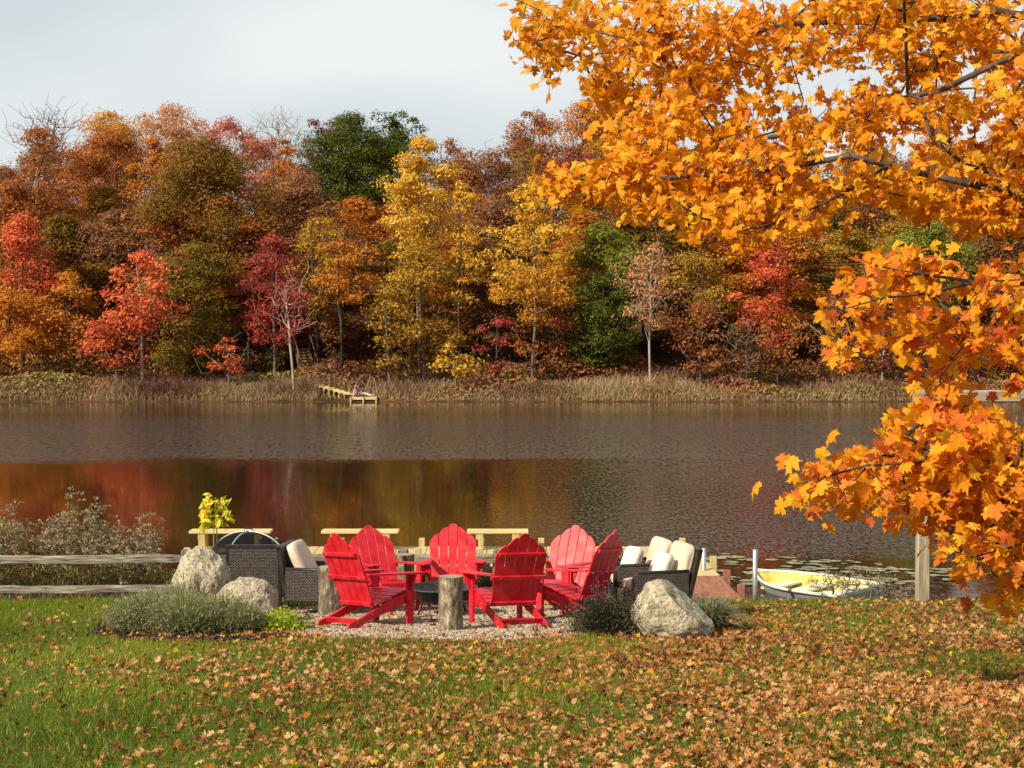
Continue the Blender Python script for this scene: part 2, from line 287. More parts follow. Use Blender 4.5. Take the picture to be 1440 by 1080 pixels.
def make_crown_meshes(H, W, cb, shape, dens, sparse, seed, leaf=.16, lean=0, flat=.62, twig=0):
    """H tree height, W crown width, cb crown bottom height"""
    rng = np.random.default_rng(seed); ch = H-cb; env = SHAPES[shape]
    area = PI*W*ch*.75; nc = int(max(14, area/1.5*dens)); rc0 = max(.45, min(1.15, .17*W))
    t = rng.beta(1.15, 1.1, nc)
    ang = rng.uniform(0, 2*PI, nc); lob = 1+.20*np.sin(ang*2+seed)+.16*np.sin(ang*3+t*7+seed*2)+.14*np.sin(t*13+seed)
    rad = W/2*env(t)*np.sqrt(rng.uniform(.12, 1, nc))*lob; rad = np.maximum(0, rad-rc0*.45)
    C = np.stack([np.cos(ang)*rad+lean*t*ch, np.sin(ang)*rad, cb+t*(ch-rc0*.6)], 1)
    rc = rc0*rng.uniform(.55, 1.25, nc)*(.65+.35*env(np.clip(t, .02, .98)))
    nl = int(115*(1-sparse)*(rc0/.9)**1.3*(.21/leaf)**1.5); n = nc*nl
    ci = np.repeat(np.arange(nc), nl); d = rng.normal(size=(n, 3)); d /= np.linalg.norm(d, axis=1, keepdims=True); d[:, 2] = np.where((d[:, 2] < -.1) & (rng.random(n) < .6), -d[:, 2], d[:, 2])
    rr = rc[ci]*rng.uniform(.35, 1.12, n)**.6; spike = 1+.35*rng.normal(size=n)*(rng.random(n) < .25)
    pos = C[ci]+d*(rr*spike)[:, None]*np.array([1.12, 1.12, flat]); pos[:, 2] -= .12*rc[ci]*(d[:, 0]**2+d[:, 1]**2)
    nrm = d*np.array([.8, .8, 1.])+rng.normal(0, .45, (n, 3))+np.array([0, 0, .45]); u, v, _ = frame_from_normal(nrm, rng.uniform(0, 2*PI, n))
    s = leaf*rng.uniform(.55, 1.3, n)[:, None]; a = rng.uniform(.4, .8, n)[:, None]
    V = np.stack([pos-u*s*.6, pos-v*s*a*.5+u*s*rng.uniform(-.3, .2, (n, 1)), pos+u*s*.6, pos+v*s*a*.5+u*s*rng.uniform(-.2, .3, (n, 1))], 1).reshape(-1, 3)
    Fc = np.arange(n*4).reshape(n, 4); cv = rng.random(nc); hh = t
    val = np.clip(.60*cv[ci]+.20*hh[ci]+.26*rng.random(n)-.03, 0, 1)
    # trunk and limbs
    wob = rng.normal(0, .012*H, (9, 2)); wob = np.cumsum(wob, 0)*np.linspace(0, 1, 9)[:, None]
    top = cb+ch*.8; zs = np.linspace(-.3, top, 9); nodes = [(wob[i, 0]+lean*max(0, zs[i]-cb)+lean*.6*min(cb, max(0, zs[i])), wob[i, 1], zs[i]) for i in range(9)]
    off = lean*.6*cb; C2 = C.copy(); C2[:, 0] += off; V[:, 0] += off
    tips = C2[rng.permutation(nc)[:min(nc, 46)]]
    if twig: tips = np.concatenate([C2, C2[rng.integers(0, nc, twig)]+rng.normal(0, rc0*.9, (twig, 3))*np.array([1, 1, .8])+np.array([0, 0, rc0*.3])])
    nd, pa, _ = grow(nodes, [-1]+list(range(8)), tips, up_pen=1.3, rng=rng)
    r0 = .006*H+.03; Vt, Ft = skeleton_mesh(nd, pa, .009 if twig else .016, .42, 4, rmax=r0)
    return (V, Fc, val), (Vt, Ft)
def tree(name, px, top, D, wpx, cbpx, shape, pal, bark, label, dens=1.0, sparse=0, leaf=.16, lean=0, seed=None, group='autumn trees on the far shore', twig=0, flat=.62):
    k = F/D; x = (px-720)/k; zb = hz(x, D); H = P(px, top, D).z-zb; W = wpx/k*1.2; cb = max(.3, P(px, cbpx, D).z-zb)
    seed = seed if seed is not None else int(px*7+top*3) % 9973
    (V, Fc, val), (Vt, Ft) = make_crown_meshes(H, W, cb, shape, dens, sparse, seed, leaf, lean, flat, twig)
    e = empty(name, (x, D, zb), label, 'tree', group)
    mesh_np('trunk', Vt, Ft, BARK[bark], e, smooth=True)
    if sparse < 1: mesh_np('crown', V, Fc, LM[pal], e, attr=val)
    return e
TREES = [
 # name, px, top, D, width, crown bottom, shape, palette, bark, label, extras
 ('maple_tree', 32, 292, 96, 125, 490, 'egg', 'coral', 'dark', 'scarlet maple at the left end of the far shore, on a dark forked trunk', dict(sparse=.35)),
 ('maple_tree', 12, 395, 93, 130, 505, 'round', 'orange', 'dark', 'low orange maple under the scarlet one at the left end', {}),
 ('maple_tree', 98, 370, 95, 90, 515, 'egg', 'orange', 'dark', 'orange brown maple between the leftmost scarlet maple and the coral one', dict(sparse=.1)),
 ('maple_tree', 200, 343, 91, 118, 470, 'vase', 'coral', 'pale', 'bright coral red maple with a pale trunk near the reeds', dict(sparse=.32, leaf=.2, dens=.95)),
 ('maple_tree', 162, 430, 91, 100, 515, 'round', 'coral', 'grey', 'low coral red maple spreading left of the pale trunked coral maple', dict(sparse=.2)),
 ('shrub', 320, 468, 91, 62, 525, 'round', 'coral', 'grey', 'small coral orange shrub with bare twigs above the reeds', dict(sparse=.25, twig=60)),
 ('maple_tree', 385, 320, 94, 100, 500, 'egg', 'crimson', 'grey', 'crimson maple with a narrow pointed crown', dict(sparse=.3)),
 ('birch_tree', 413, 385, 90, 70, 470, 'vase', 'crimson', 'pale', 'thin pale trunked tree with sparse pink leaves right of the crimson maple', dict(sparse=.5, twig=110)),
 ('oak_tree', 288, 183, 101, 165, 450, 'round', 'olivebrown', 'dark', 'huge olive brown dome shaped tree behind the coral shrub', dict(dens=1.3, flat=.6)),
 ('beech_tree', 268, 330, 96, 120, 525, 'round', 'olive', 'dark', 'olive green layered tree at the foot of the huge dome shaped tree', dict(flat=.5, dens=1.2)),
 ('maple_tree', 128, 300, 101, 120, 520, 'column', 'russet', 'dark', 'russet brown tree rising behind the coral red maples', {}),
 ('oak_tree', 58, 168, 106, 130, 380, 'round', 'rust', 'dark', 'tall open rust coloured tree near the left skyline, sky showing through', dict(sparse=.5, twig=150)),
 ('oak_tree', 20, 240, 104, 120, 430, 'egg', 'rust', 'dark', 'rust tree at the left border of the wood below the open crowned one', dict(sparse=.2)),
 ('maple_tree', 160, 175, 112, 130, 330, 'round', 'rust', 'dark', 'broad rust red tree below the yellow orange crown on the left skyline', {}),
 ('maple_tree', 158, 150, 122, 100, 240, 'round', 'amber', 'dark', 'yellow orange crown peeking over the left skyline', {}),
 ('maple_tree', 215, 178, 108, 70, 330, 'egg', 'orange', 'dark', 'narrow orange brown tree left of the huge dome shaped tree', {}),
 ('maple_tree', 243, 142, 125, 105, 240, 'round', 'peach', 'grey', 'pale peach crown highest on the left skyline', dict(sparse=.2)),
 ('maple_tree', 320, 158, 122, 90, 260, 'round', 'pink', 'grey', 'salmon pink crown on the skyline right of the peach one', dict(sparse=.15)),
 ('maple_tree', 372, 188, 118, 80, 290, 'round', 'pink', 'grey', 'dusty pink crown below the bare grey skyline tree', dict(sparse=.2)),
 ('ash_tree', 388, 158, 128, 74, 240, 'vase', 'pink', 'pale', 'bare grey tree on the skyline left of the dark green oak', dict(sparse=1, twig=700)),
 ('ash_tree', 75, 152, 128, 90, 240, 'vase', 'pink', 'grey', 'bare twiggy tree on the skyline at far left', dict(sparse=1, twig=700)),
 ('maple_tree', 402, 190, 112, 76, 350, 'egg', 'orange', 'dark', 'orange tree squeezed between the pink crown and the dark green oak', {}),
 ('oak_tree', 425, 228, 103, 135, 430, 'egg', 'russet', 'dark', 'broad russet tree in front of the dark green oak', dict(sparse=.1)),
 ('maple_tree', 455, 160, 126, 60, 250, 'round', 'maroon', 'dark', 'small maroon crown on the skyline beside the dark green oak', {}),
 ('oak_tree', 490, 150, 115, 120, 370, 'round', 'green', 'dark', 'tall dark green oak on the skyline, left half of the pair', dict(dens=1.6)),
 ('oak_tree', 556, 144, 117, 84, 330, 'round', 'green', 'dark', 'dark green oak leaning against the taller one, right half of the pair', dict(dens=1.5)),
 ('maple_tree', 480, 330, 93, 95, 430, 'round', 'orange', 'dark', 'orange maple on a straight dark trunk above the plank walkway', dict(sparse=.1)),
 ('maple_tree', 448, 290, 97, 80, 440, 'round', 'oldgold', 'dark', 'mustard brown tree behind the straight dark trunk', {}),
 ('maple_tree', 590, 180, 98, 100, 350, 'egg', 'gold', 'grey', 'tallest golden yellow tree in the middle of the far shore', dict(dens=1.1)),
 ('maple_tree', 578, 235, 96, 84, 400, 'round', 'gold', 'grey', 'golden tree with a round crown at the foot of the tallest golden tree', {}),
 ('maple_tree', 648, 248, 97, 74, 430, 'egg', 'gold', 'dark', 'golden yellow tree right of the tallest golden tree', {}),
 ('maple_tree', 596, 325, 93, 118, 505, 'egg', 'oldgold', 'grey', 'old gold tree with two grey trunks right of the seated person', dict(dens=.95, sparse=.1)),
 ('maple_tree', 548, 405, 92, 66, 520, 'round', 'oldgold', 'grey', 'low mustard tree just right of the dark hollow by the walkway', dict(sparse=.1)),
 ('shrub', 640, 470, 90, 58, 528, 'round', 'gold', 'grey', 'small bright yellow tree beside the crimson shrub', {}),
 ('shrub', 696, 440, 91, 60, 526, 'round', 'crimson', 'dark', 'crimson purple shrub below the brown tree', dict(sparse=.2)),
 ('maple_tree', 632, 186, 122, 62, 280, 'round', 'rust', 'dark', 'rust red crown on the skyline right of the tallest golden tree', {}),
 ('oak_tree', 690, 200, 107, 110, 440, 'round', 'russet', 'grey', 'large russet brown tree between the two golden ones', dict(sparse=.2, twig=90)),
 ('oak_tree', 672, 330, 99, 80, 500, 'egg', 'brown', 'dark', 'brown tree low between the golden trees', {}),
 ('maple_tree', 752, 240, 94, 88, 420, 'egg', 'gold', 'grey', 'yellow tree with a narrow crown and thin grey trunk, second of the golden trees', dict(dens=1.4)),
 ('maple_tree', 748, 350, 92, 100, 448, 'round', 'amber', 'grey', 'amber orange tree with a wide low crown before the narrow amber tree', {}),
 ('maple_tree', 778, 420, 94, 86, 522, 'round', 'rust', 'dark', 'low rust orange tree under the amber trees', {}),
 ('maple_tree', 745, 148, 124, 84, 260, 'round', 'rust', 'dark', 'rust orange crown on the skyline above the amber tree', dict(sparse=.15)),
 ('maple_tree', 740, 198, 116, 60, 280, 'round', 'yellowgreen', 'dark', 'yellow green crown tucked under the rust skyline crown', {}),
 ('maple_tree', 815, 138, 122, 90, 260, 'round', 'orange', 'dark', 'orange crown on the skyline left of the overhanging maple', {}),
 ('maple_tree', 805, 200, 112, 90, 350, 'round', 'maroon', 'dark', 'dull maroon tree below the orange skyline crown', {}),
 ('oak_tree', 850, 298, 97, 110, 470, 'egg', 'lightgreen', 'dark', 'mid green tree right of the amber tree', dict(dens=1.1)),
 ('oak_tree', 845, 380, 94, 120, 515, 'round', 'green', 'dark', 'darker green spreading tree beneath the mid green one', {}),
 ('maple_tree', 915, 330, 91, 96, 462, 'egg', 'peach', 'pale', 'pale trunked tree with thin peach leaves', dict(sparse=.55, twig=60, dens=1.3, leaf=.14)),
 ('maple_tree', 985, 345, 95, 100, 450, 'round', 'oldgold', 'dark', 'mustard tree right of the pale trunked peach tree', dict(sparse=.12)),
 ('maple_tree', 985, 420, 92, 96, 520, 'round', 'rust', 'grey', 'low rust and red maple with bare twigs above the reeds', dict(sparse=.35, twig=90)),
 ('maple_tree', 1080, 322, 95, 96, 490, 'egg', 'coral', 'dark', 'red maple with a pointed crown on the right half', dict(dens=1.1)),
 ('shrub', 1050, 440, 91, 70, 525, 'round', 'brown', 'grey', 'bare brown bush in front of the red pointed maple', dict(sparse=.4, twig=150)),
 ('maple_tree', 1095, 440, 92, 70, 520, 'round', 'rust', 'dark', 'rusty bush at the foot of the red pointed maple', dict(sparse=.2)),
 ('maple_tree', 1140, 330, 101, 90, 500, 'egg', 'yellowgreen', 'grey', 'yellow green tree right of the red pointed maple', dict(sparse=.1)),
 ('maple_tree', 1185, 400, 94, 90, 515, 'round', 'russet', 'pale', 'russet tree behind the low maple leaves', dict(sparse=.3, twig=60)),
 ('maple_tree', 1240, 400, 93, 80, 520, 'round', 'maroon', 'pale', 'dark maroon shrubby tree above the swing post', {}),
 ('oak_tree', 1300, 302, 98, 130, 480, 'round', 'lightgreen', 'dark', 'fresh green tree seen between the maple branches on the right', dict(dens=1.1)),
 ('maple_tree', 1385, 290, 100, 130, 510, 'egg', 'brown', 'dark', 'dark brown tree at the right end of the far shore', {}),
 ('maple_tree', 1330, 430, 92, 110, 520, 'round', 'maroon', 'dark', 'maroon bushy tree under the fresh green tree', {}),
 ('maple_tree', 1440, 400, 93, 110, 520, 'round', 'rust', 'dark', 'rust bushy tree at the right border of the wood', {}),
 ('maple_tree', 1010, 230, 106, 130, 420, 'round', 'rust', 'dark', 'rust tree seen through the overhanging maple leaves', {}),
 ('maple_tree', 905, 240, 104, 100, 420, 'round', 'maroon', 'dark', 'dark maroon tree behind the mid green tree', {}),
 ('maple_tree', 1100, 215, 110, 130, 420, 'round', 'brown', 'dark', 'brown tree behind the red pointed maple', {}),
 ('maple_tree', 1220, 190, 112, 140, 420, 'round', 'russet', 'dark', 'russet skyline tree seen in the gap of the maple branches', {}),
]
for a in TREES: tree(*a[:10], **a[10])
# woods that fill the slope behind the named rows: shared shapes, every tree its own thing
protos = []
for i, (H, W, cb, sh) in enumerate([(13, 6.5, 2.2, 'egg'), (14, 6, 3.5, 'round'), (12, 5.5, 1.5, 'column'), (15, 7, 4, 'egg')]):
    (V, Fc, val), (Vt, Ft) = make_crown_meshes(H, W, cb, sh, .9, .05, 500+i, leaf=.19)
    protos.append((V, Fc, val, Vt, Ft, H))
PM = {}
def filler(px, D, top, pk, pal, label):
    k = F/D; x = (px-720)/k; zb = hz(x, D); H = P(px, top, D).z-zb; V, Fc, val, Vt, Ft, H0 = protos[pk]
    if (pk, pal) not in PM: PM[(pk, pal)] = mesh_np('crown', V, Fc, LM[pal], attr=val, mesh_only=True)
    if ('t', pk) not in PM: PM[('t', pk)] = mesh_np('trunk', Vt, Ft, BARK['dark'], mesh_only=True, smooth=True)
    e = empty('woodland_tree', (x, D, zb), label, 'tree', 'trees filling the hillside wood', random.uniform(0, 6.28)); s = H/H0; e.scale = (random.uniform(.95, 1.15), random.uniform(.95, 1.15), s)
    link(bpy.data.objects.new('trunk', PM[('t', pk)]), e); link(bpy.data.objects.new('crown', PM[(pk, pal)]), e)
CN = {'rust': 'rust red', 'russet': 'russet', 'brown': 'brown', 'olive': 'olive', 'olivebrown': 'olive brown', 'maroon': 'maroon', 'orange': 'orange', 'oldgold': 'mustard', 'green': 'dark green', 'pink': 'pink', 'peach': 'peach', 'yellowgreen': 'yellow green'}
used_l = set()
def skyline(px):
    return float(np.interp(px, [-300, -50, 60, 160, 240, 330, 400, 450, 510, 580, 640, 690, 745, 815, 900, 1000, 1180, 1440, 1750], [200, 215, 172, 170, 165, 175, 205, 195, 190, 190, 200, 200, 170, 155, 160, 165, 175, 160, 160]))
frng = random.Random(5); fpals = ['rust', 'russet', 'brown', 'olivebrown', 'rust', 'orange', 'russet', 'brown', 'oldgold', 'olive']
for row, (D, step, up) in enumerate([(102, 78, 120), (109, 84, 66), (118, 92, 26), (130, 96, 4)]):
    px = -130+row*30
    while px < 1760:
        q = px+frng.uniform(-16, 16); pal = frng.choice(fpals); top = skyline(q)+up+frng.uniform(-6, 22)
        near = min(TREES, key=lambda a: abs(a[1]-q)+abs(a[3]-D)*3+(400 if a[9] in used_l else 0)); used_l.add(near[9])
        short = near[9]
        for cut_ in (' on ', ' with ', ' right of', ' left of', ' behind', ' between', ' below', ' at the', ' in front', ' under', ' near', ' before', ' highest', ' peeking', ' beside', ' rising', ' above', ' seen', ' squeezed', ' spreading', ' low ', ' leaning', ' tucked', ' just', ','): short = short.split(cut_)[0]
        side = 'left' if q < 720 else 'right'
        cands = ['%s tree packed in the wood behind the %s' % (CN[pal], short)]+['%s tree %s behind the %s' % (CN[pal], w_, short) for w_ in ('half hidden', 'higher on the slope', 'lower on the slope', 'deep in the wood', 'filling a gap')] if 0 <= q <= 1440 else ['%s tree %s the %s frame edge, %s' % (CN[pal], w_, side, h_) for h_ in ('nearest the lake', 'second row from the lake', 'third row from the lake', 'at the back of the wood')[row:row+1] for w_ in ('cut by', 'just past', 'well past', 'far past', 'farthest past', 'almost hidden past')]
        lab = next(c for c in cands if c not in used_l); used_l.add(lab)
        filler(q, D+frng.uniform(-2.5, 2.5), top, frng.randrange(4), pal, ' '.join(lab.split()[:16])); px += step
# ------------------------------------------------------------------ blades (grass, reeds)
def blades(P0, h, wd, lean, rng, bend=1.0, segs=1):
    n = len(P0); az = rng.uniform(0, 2*PI, n); la = rng.uniform(0, 2*PI, n); side = np.stack([np.cos(az), np.sin(az), np.zeros(n)], 1)*(wd/2)[:, None]
    ld = np.stack([np.cos(la), np.sin(la), np.zeros(n)], 1)*(h*lean)[:, None]; up = np.zeros((n, 3)); up[:, 2] = h
    if segs == 1:
        V = np.stack([P0-side, P0+side, P0+up+ld], 1).reshape(-1, 3); return V, np.arange(n*3).reshape(n, 3)
    m1 = P0+up*.45+ld*.25; m2 = P0+up*.82+ld*.65; t = P0+up*1.0*(1-.18*bend)+ld*1.25
    V = np.stack([P0-side, P0+side, m1-side*.85, m1+side*.85, m2-side*.5, m2+side*.5, t-side*.06, t+side*.06], 1).reshape(-1, 3)
    b = np.arange(n)*8; Fc = np.concatenate([np.stack([b+2*i, b+2*i+1, b+2*i+3, b+2*i+2], 1) for i in range(3)]); return V, Fc
def in_poly(x, y, poly):
    inside = np.zeros(len(x), bool); n = len(poly); j = n-1
    for i in range(n):
        xi, yi = poly[i]; xj, yj = poly[j]; c = ((yi > y) != (yj > y)) & (x < (xj-xi)*(y-yi)/((yj-yi) or 1e-9)+xi); inside ^= c; j = i
    return inside
gravel_poly = [(-2.70,17.7),(-2.3,17.0),(-1.6,16.45),(-.8,16.15),(0,16.2),(.55,16.55),(.85,17.1),(1.0,18),(.95,19),(.7,20.2),(0,21.0),(-1,21.25),(-2,20.9),(-2.6,20.2),(-2.85,19.2)]
mulch_poly = [(-4.22,17.05),(-3.7,16.35),(-3.1,16.12),(-2.5,16.4),(-2.2,16.9),(-2.75,17.75),(-2.8,19.6),(-3.9,19.7),(-4.5,19.0),(-4.35,17.8)]
mulch2_poly = [(.62,16.9),(1.0,16.35),(1.9,16.15),(2.3,16.9),(2.4,18.2),(1.4,19.2),(.85,18.6)]
def patch(name, poly, m, dz, **k):
    bm = bmesh.new(); vs = []
    n = len(poly)
    for i in range(n):
        a, b = poly[i], poly[(i+1) % n]
        for q in range(6):
            f = q/6; x = a[0]*(1-f)+b[0]*f; y = a[1]*(1-f)+b[1]*f; r = mnoise.noise(Vector((x*3, y*3, 0)))*.09; vs.append(bm.verts.new((x+r, y+r, gz(y+r)+dz)))
    bm.faces.new(vs); bmesh.ops.triangulate(bm, faces=bm.faces); return tag(bm_obj(name, bm, m), **k)
gravel_m = noise_mat('gravel_bed_mat', [(.16, .12, .085), (.40, .33, .25), (.55, .47, .37)], 45, rough=.9, bump=.6, bscale=60, bdist=.01)
mulch_m = noise_mat('mulch_mat', [(.012, .008, .006), (.035, .024, .018)], 25, rough=.95, bump=.6, bdist=.02)
patch('gravel_patch', gravel_poly, gravel_m, .005, kind='structure'); patch('mulch_bed', mulch_poly, mulch_m, .009, kind='structure'); patch('mulch_bed', mulch2_poly, mulch_m, .009, kind='structure')
def sample_lawn(n, rng, y0=7.5, y1=22.0, marg=1.3):
    y = np.sqrt(rng.uniform(y0**2, y1**2, n)); x = rng.uniform(-1, 1, n)*(y*.30+marg); return x, y
def lnoise(x, y, s, seed=0):
    rs = np.random.default_rng(seed); z = np.zeros(len(x))
    for i in range(9):
        a = rs.uniform(0, 2*PI); f = s*rs.uniform(.5, 2.2); z += np.sin((x*math.cos(a)+y*math.sin(a))*f+rs.uniform(0, 6.28))/3
    return z
def make_lawn():
    rng = np.random.default_rng(3); x, y = sample_lawn(330000, rng)
    keep = ~(in_poly(x, y, gravel_poly) | in_poly(x, y, mulch_poly) | in_poly(x, y, mulch2_poly)); keep &= rng.random(len(x)) < np.clip((17/y)**1.0, .5, 1)
    x, y = x[keep], y[keep]; dn = lnoise(x, y, 1.6, 1); k2 = rng.random(len(x)) < np.clip(.72+.25*dn, .25, 1); x, y, dn = x[k2], y[k2], dn[k2]
    P0 = np.stack([x, y, np.interp(y, TY, TZ)-.004], 1); n = len(x)
    h = rng.uniform(.028, .062, n)*np.clip(1+.28*dn, .6, 1.5); V, Fc = blades(P0, h, rng.uniform(.005, .010, n), rng.uniform(.1, .9, n), rng)
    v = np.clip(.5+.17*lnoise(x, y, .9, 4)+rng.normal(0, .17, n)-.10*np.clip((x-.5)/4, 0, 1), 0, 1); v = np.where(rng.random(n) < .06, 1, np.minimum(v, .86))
    m = leaf_mat('grass_blade', [(.055, .080, .003), (.115, .170, .005), (.19, .26, .008), (.29, .32, .02), (.44, .36, .11)], .3, .55, [0, .35, .62, .84, 1])
    tag(mesh_np('lawn_grass', V, Fc, m, attr=v), 'short green lawn grass in front of the lake', 'grass', kind='stuff')
make_lawn()
def make_reeds():
    rng = np.random.default_rng(8); n = 95000; x = rng.uniform(-42, 42, n); y = 88.4+rng.beta(1.2, 1.5, n)*6.5
    cl = lnoise(x, y, .7, 6); k = rng.random(n) < np.clip(.65+.35*cl, .15, 1); x, y, cl = x[k], y[k], cl[k]; n = len(x)
    cut = ((x > -10.2) & (x < -6.9) & (y < 91) & (rng.random(n) < .8)); x, y, cl = x[~cut], y[~cut], cl[~cut]; n = len(x)
    P0 = np.stack([x, y, np.interp(y, TY, TZ)-.03], 1); h = rng.uniform(.45, 1.25, n)*np.clip(.95+.35*lnoise(x, y, .35, 9), .5, 1.6)*np.clip((y-88)/1.8, .35, 1)*.82
    V, Fc = blades(P0, h, rng.uniform(.02, .05, n), rng.uniform(.1, .95, n), rng, 1, 2)
    v = np.clip(.46+.36*lnoise(x, y*1.5, .5, 12)+rng.normal(0, .16, n), 0, .93); v = np.where((y < 89.1) & (rng.random(n) < .3), 1.0, v); v3 = np.tile(v, 3)
    m = leaf_mat('reed_mat', [(.19, .085, .055), (.29, .17, .10), (.42, .29, .16), (.52, .38, .21), (.34, .27, .10)], .25, .8, [0, .3, .6, .9, 1])
    tag(mesh_np('reed_bed', V, Fc, m, attr=v3), 'brown reeds and marsh grass lining the far shore', 'reeds', kind='stuff')
    # leafy brush among the reeds
    n = 75000; x = rng.uniform(-42, 42, n); y = 88.9+rng.beta(1.5, 1.2, n)*6.5; cl = lnoise(x, y, .9, 21); h = np.clip(.55+.5*cl, .1, 1.5); z = rng.random(n)**.7*h*np.clip((y-88.6)/2, .2, 1.1)
    cut = (x > -10.2) & (x < -6.6) & (y < 91.3); x, y, z, cl = x[~cut], y[~cut], z[~cut], cl[~cut]; n = len(x)
    pos = np.stack([x, y, np.interp(y, TY, TZ)+z], 1); u, vv, _ = frame_from_normal(rng.normal(0, 1, (n, 3))+np.array([0, -.4, .6]), rng.uniform(0, 6.28, n)); s = rng.uniform(.06, .17, n)[:, None]
    V = np.stack([pos-u*s, pos-vv*s*.5, pos+u*s, pos+vv*s*.5], 1).reshape(-1, 3)
    m = leaf_mat('brush_mat', [(.26, .07, .05), (.30, .14, .07), (.36, .19, .06), (.20, .17, .04), (.42, .30, .10)], .2, .8)
    tag(mesh_np('shore_brush', V, np.arange(n*4).reshape(n, 4), m, attr=np.clip(.5+.3*lnoise(x, y, .5, 33)+rng.normal(0, .12, n), 0, 1)), 'reddish brown brush behind the reeds of the far shore', 'brush', kind='stuff')
make_reeds()
def understory():
    rng = np.random.default_rng(91); n = 90000; x = rng.uniform(-44, 44, n); y = rng.uniform(92.5, 106, n); g = lnoise(x, y, .55, 71); h = np.clip(1.0+1.2*g, .12, 3.0); hollow = (np.abs(x+8.2) < 1.6); h = np.where(hollow, h*.35, h)
    z = h*rng.random(n)**.6; pos = np.stack([x, y, np.interp(y, TY, TZ)+z], 1); k = ~((x > -12.9) & (x < -10.6) & (y < 101)); pos = pos[k]; x, y = x[k], y[k]; n = len(x)
    u, vv, _ = frame_from_normal(rng.normal(0, .8, (n, 3))+np.array([0, -.3, .8]), rng.uniform(0, 6.28, n)); s_ = rng.uniform(.06, .15, n)[:, None]; V = np.stack([pos-u*s_, pos-vv*s_*.6, pos+u*s_, pos+vv*s_*.6], 1).reshape(-1, 3)
    m = leaf_mat('understory_mat', [(.06, .05, .012), (.14, .085, .02), (.26, .11, .03), (.30, .08, .04), (.36, .20, .05)], .2, .8)
    tag(mesh_np('understory', V, np.arange(n*4).reshape(n, 4), m, attr=np.clip(.45+.33*lnoise(x, y, .4, 73)+rng.normal(0, .13, n), 0, 1)), 'brown and olive undergrowth between the trunks of the far wood', 'undergrowth', kind='stuff')
understory()
# ------------------------------------------------------------------ maple leaves
half = [(.03, 0), (.17, -.07), (.22, .03), (.43, .03), (.31, .19), (.40, .27), (.58, .45), (.43, .47), (.40, .58), (.17, .47), (.19, .66), (.29, .74), (.13, .80), (0, 1.02)]
outl = half+[(-x, y) for x, y in half[-2::-1]]; outl = np.array(outl)
def leaf_shape(fold, curl, rng, jit=.02):
    o = outl+rng.normal(0, jit, outl.shape); pts = np.concatenate([[(0, .36)], o, [(0, 0)]])   # centre, outline, base
    x, y = pts[:, 0], pts[:, 1]-.36; z = fold*np.abs(x)+curl*(x*x*1.6+y*y*.9)+rng.normal(0, .02, len(x)); r = np.stack([x, y, z], 1)
    return r
NF = len(outl)+1
leaf_faces = np.array([(0, 1+i, 2+i) for i in range(NF-1)]+[(0, NF, 1)])
def leaf_cloud(pos, nrm, size, rng, shapes, spin=None):
    n = len(pos); u, v, w_ = frame_from_normal(nrm, rng.uniform(0, 2*PI, n) if spin is None else spin); sh = np.array(shapes)[rng.integers(0, len(shapes), n)]
    V = pos[:, None]+size[:, None, None]*(sh[:, :, 0:1]*u[:, None]+sh[:, :, 1:2]*v[:, None]+sh[:, :, 2:3]*w_[:, None]); k = sh.shape[1]
    Fc = (leaf_faces[None]+(np.arange(n)*k)[:, None, None]).reshape(-1, 3); return V.reshape(-1, 3), Fc, len(leaf_faces)
CHAIR_SPOTS = [ # x, y, facing, label
 (G(520, 878).x, 17.95, (.70, .71), 'red chair at the near left of the ring, its bright back to the camera'),
 (G(547, 853).x, 19.9, (.50, -.87), 'red chair facing the camera at the far left of the ring, behind another red chair'),
 (G(638, 850).x, 20.55, (.03, -1), 'red chair facing straight out between the two stumps at the back of the ring'),
 (G(714, 878).x, 17.95, (-.38, .92), 'red chair seen from behind just right of the near upright log'),
 (G(790, 853).x-.03, 19.95, (-.42, -.91), 'red chair at the far right of the ring, facing the camera'),
 (G(800, 862).x+.08, 18.75, (-.84, .54), 'dark red chair seen from behind next to the dark shrub with pink flowers')]
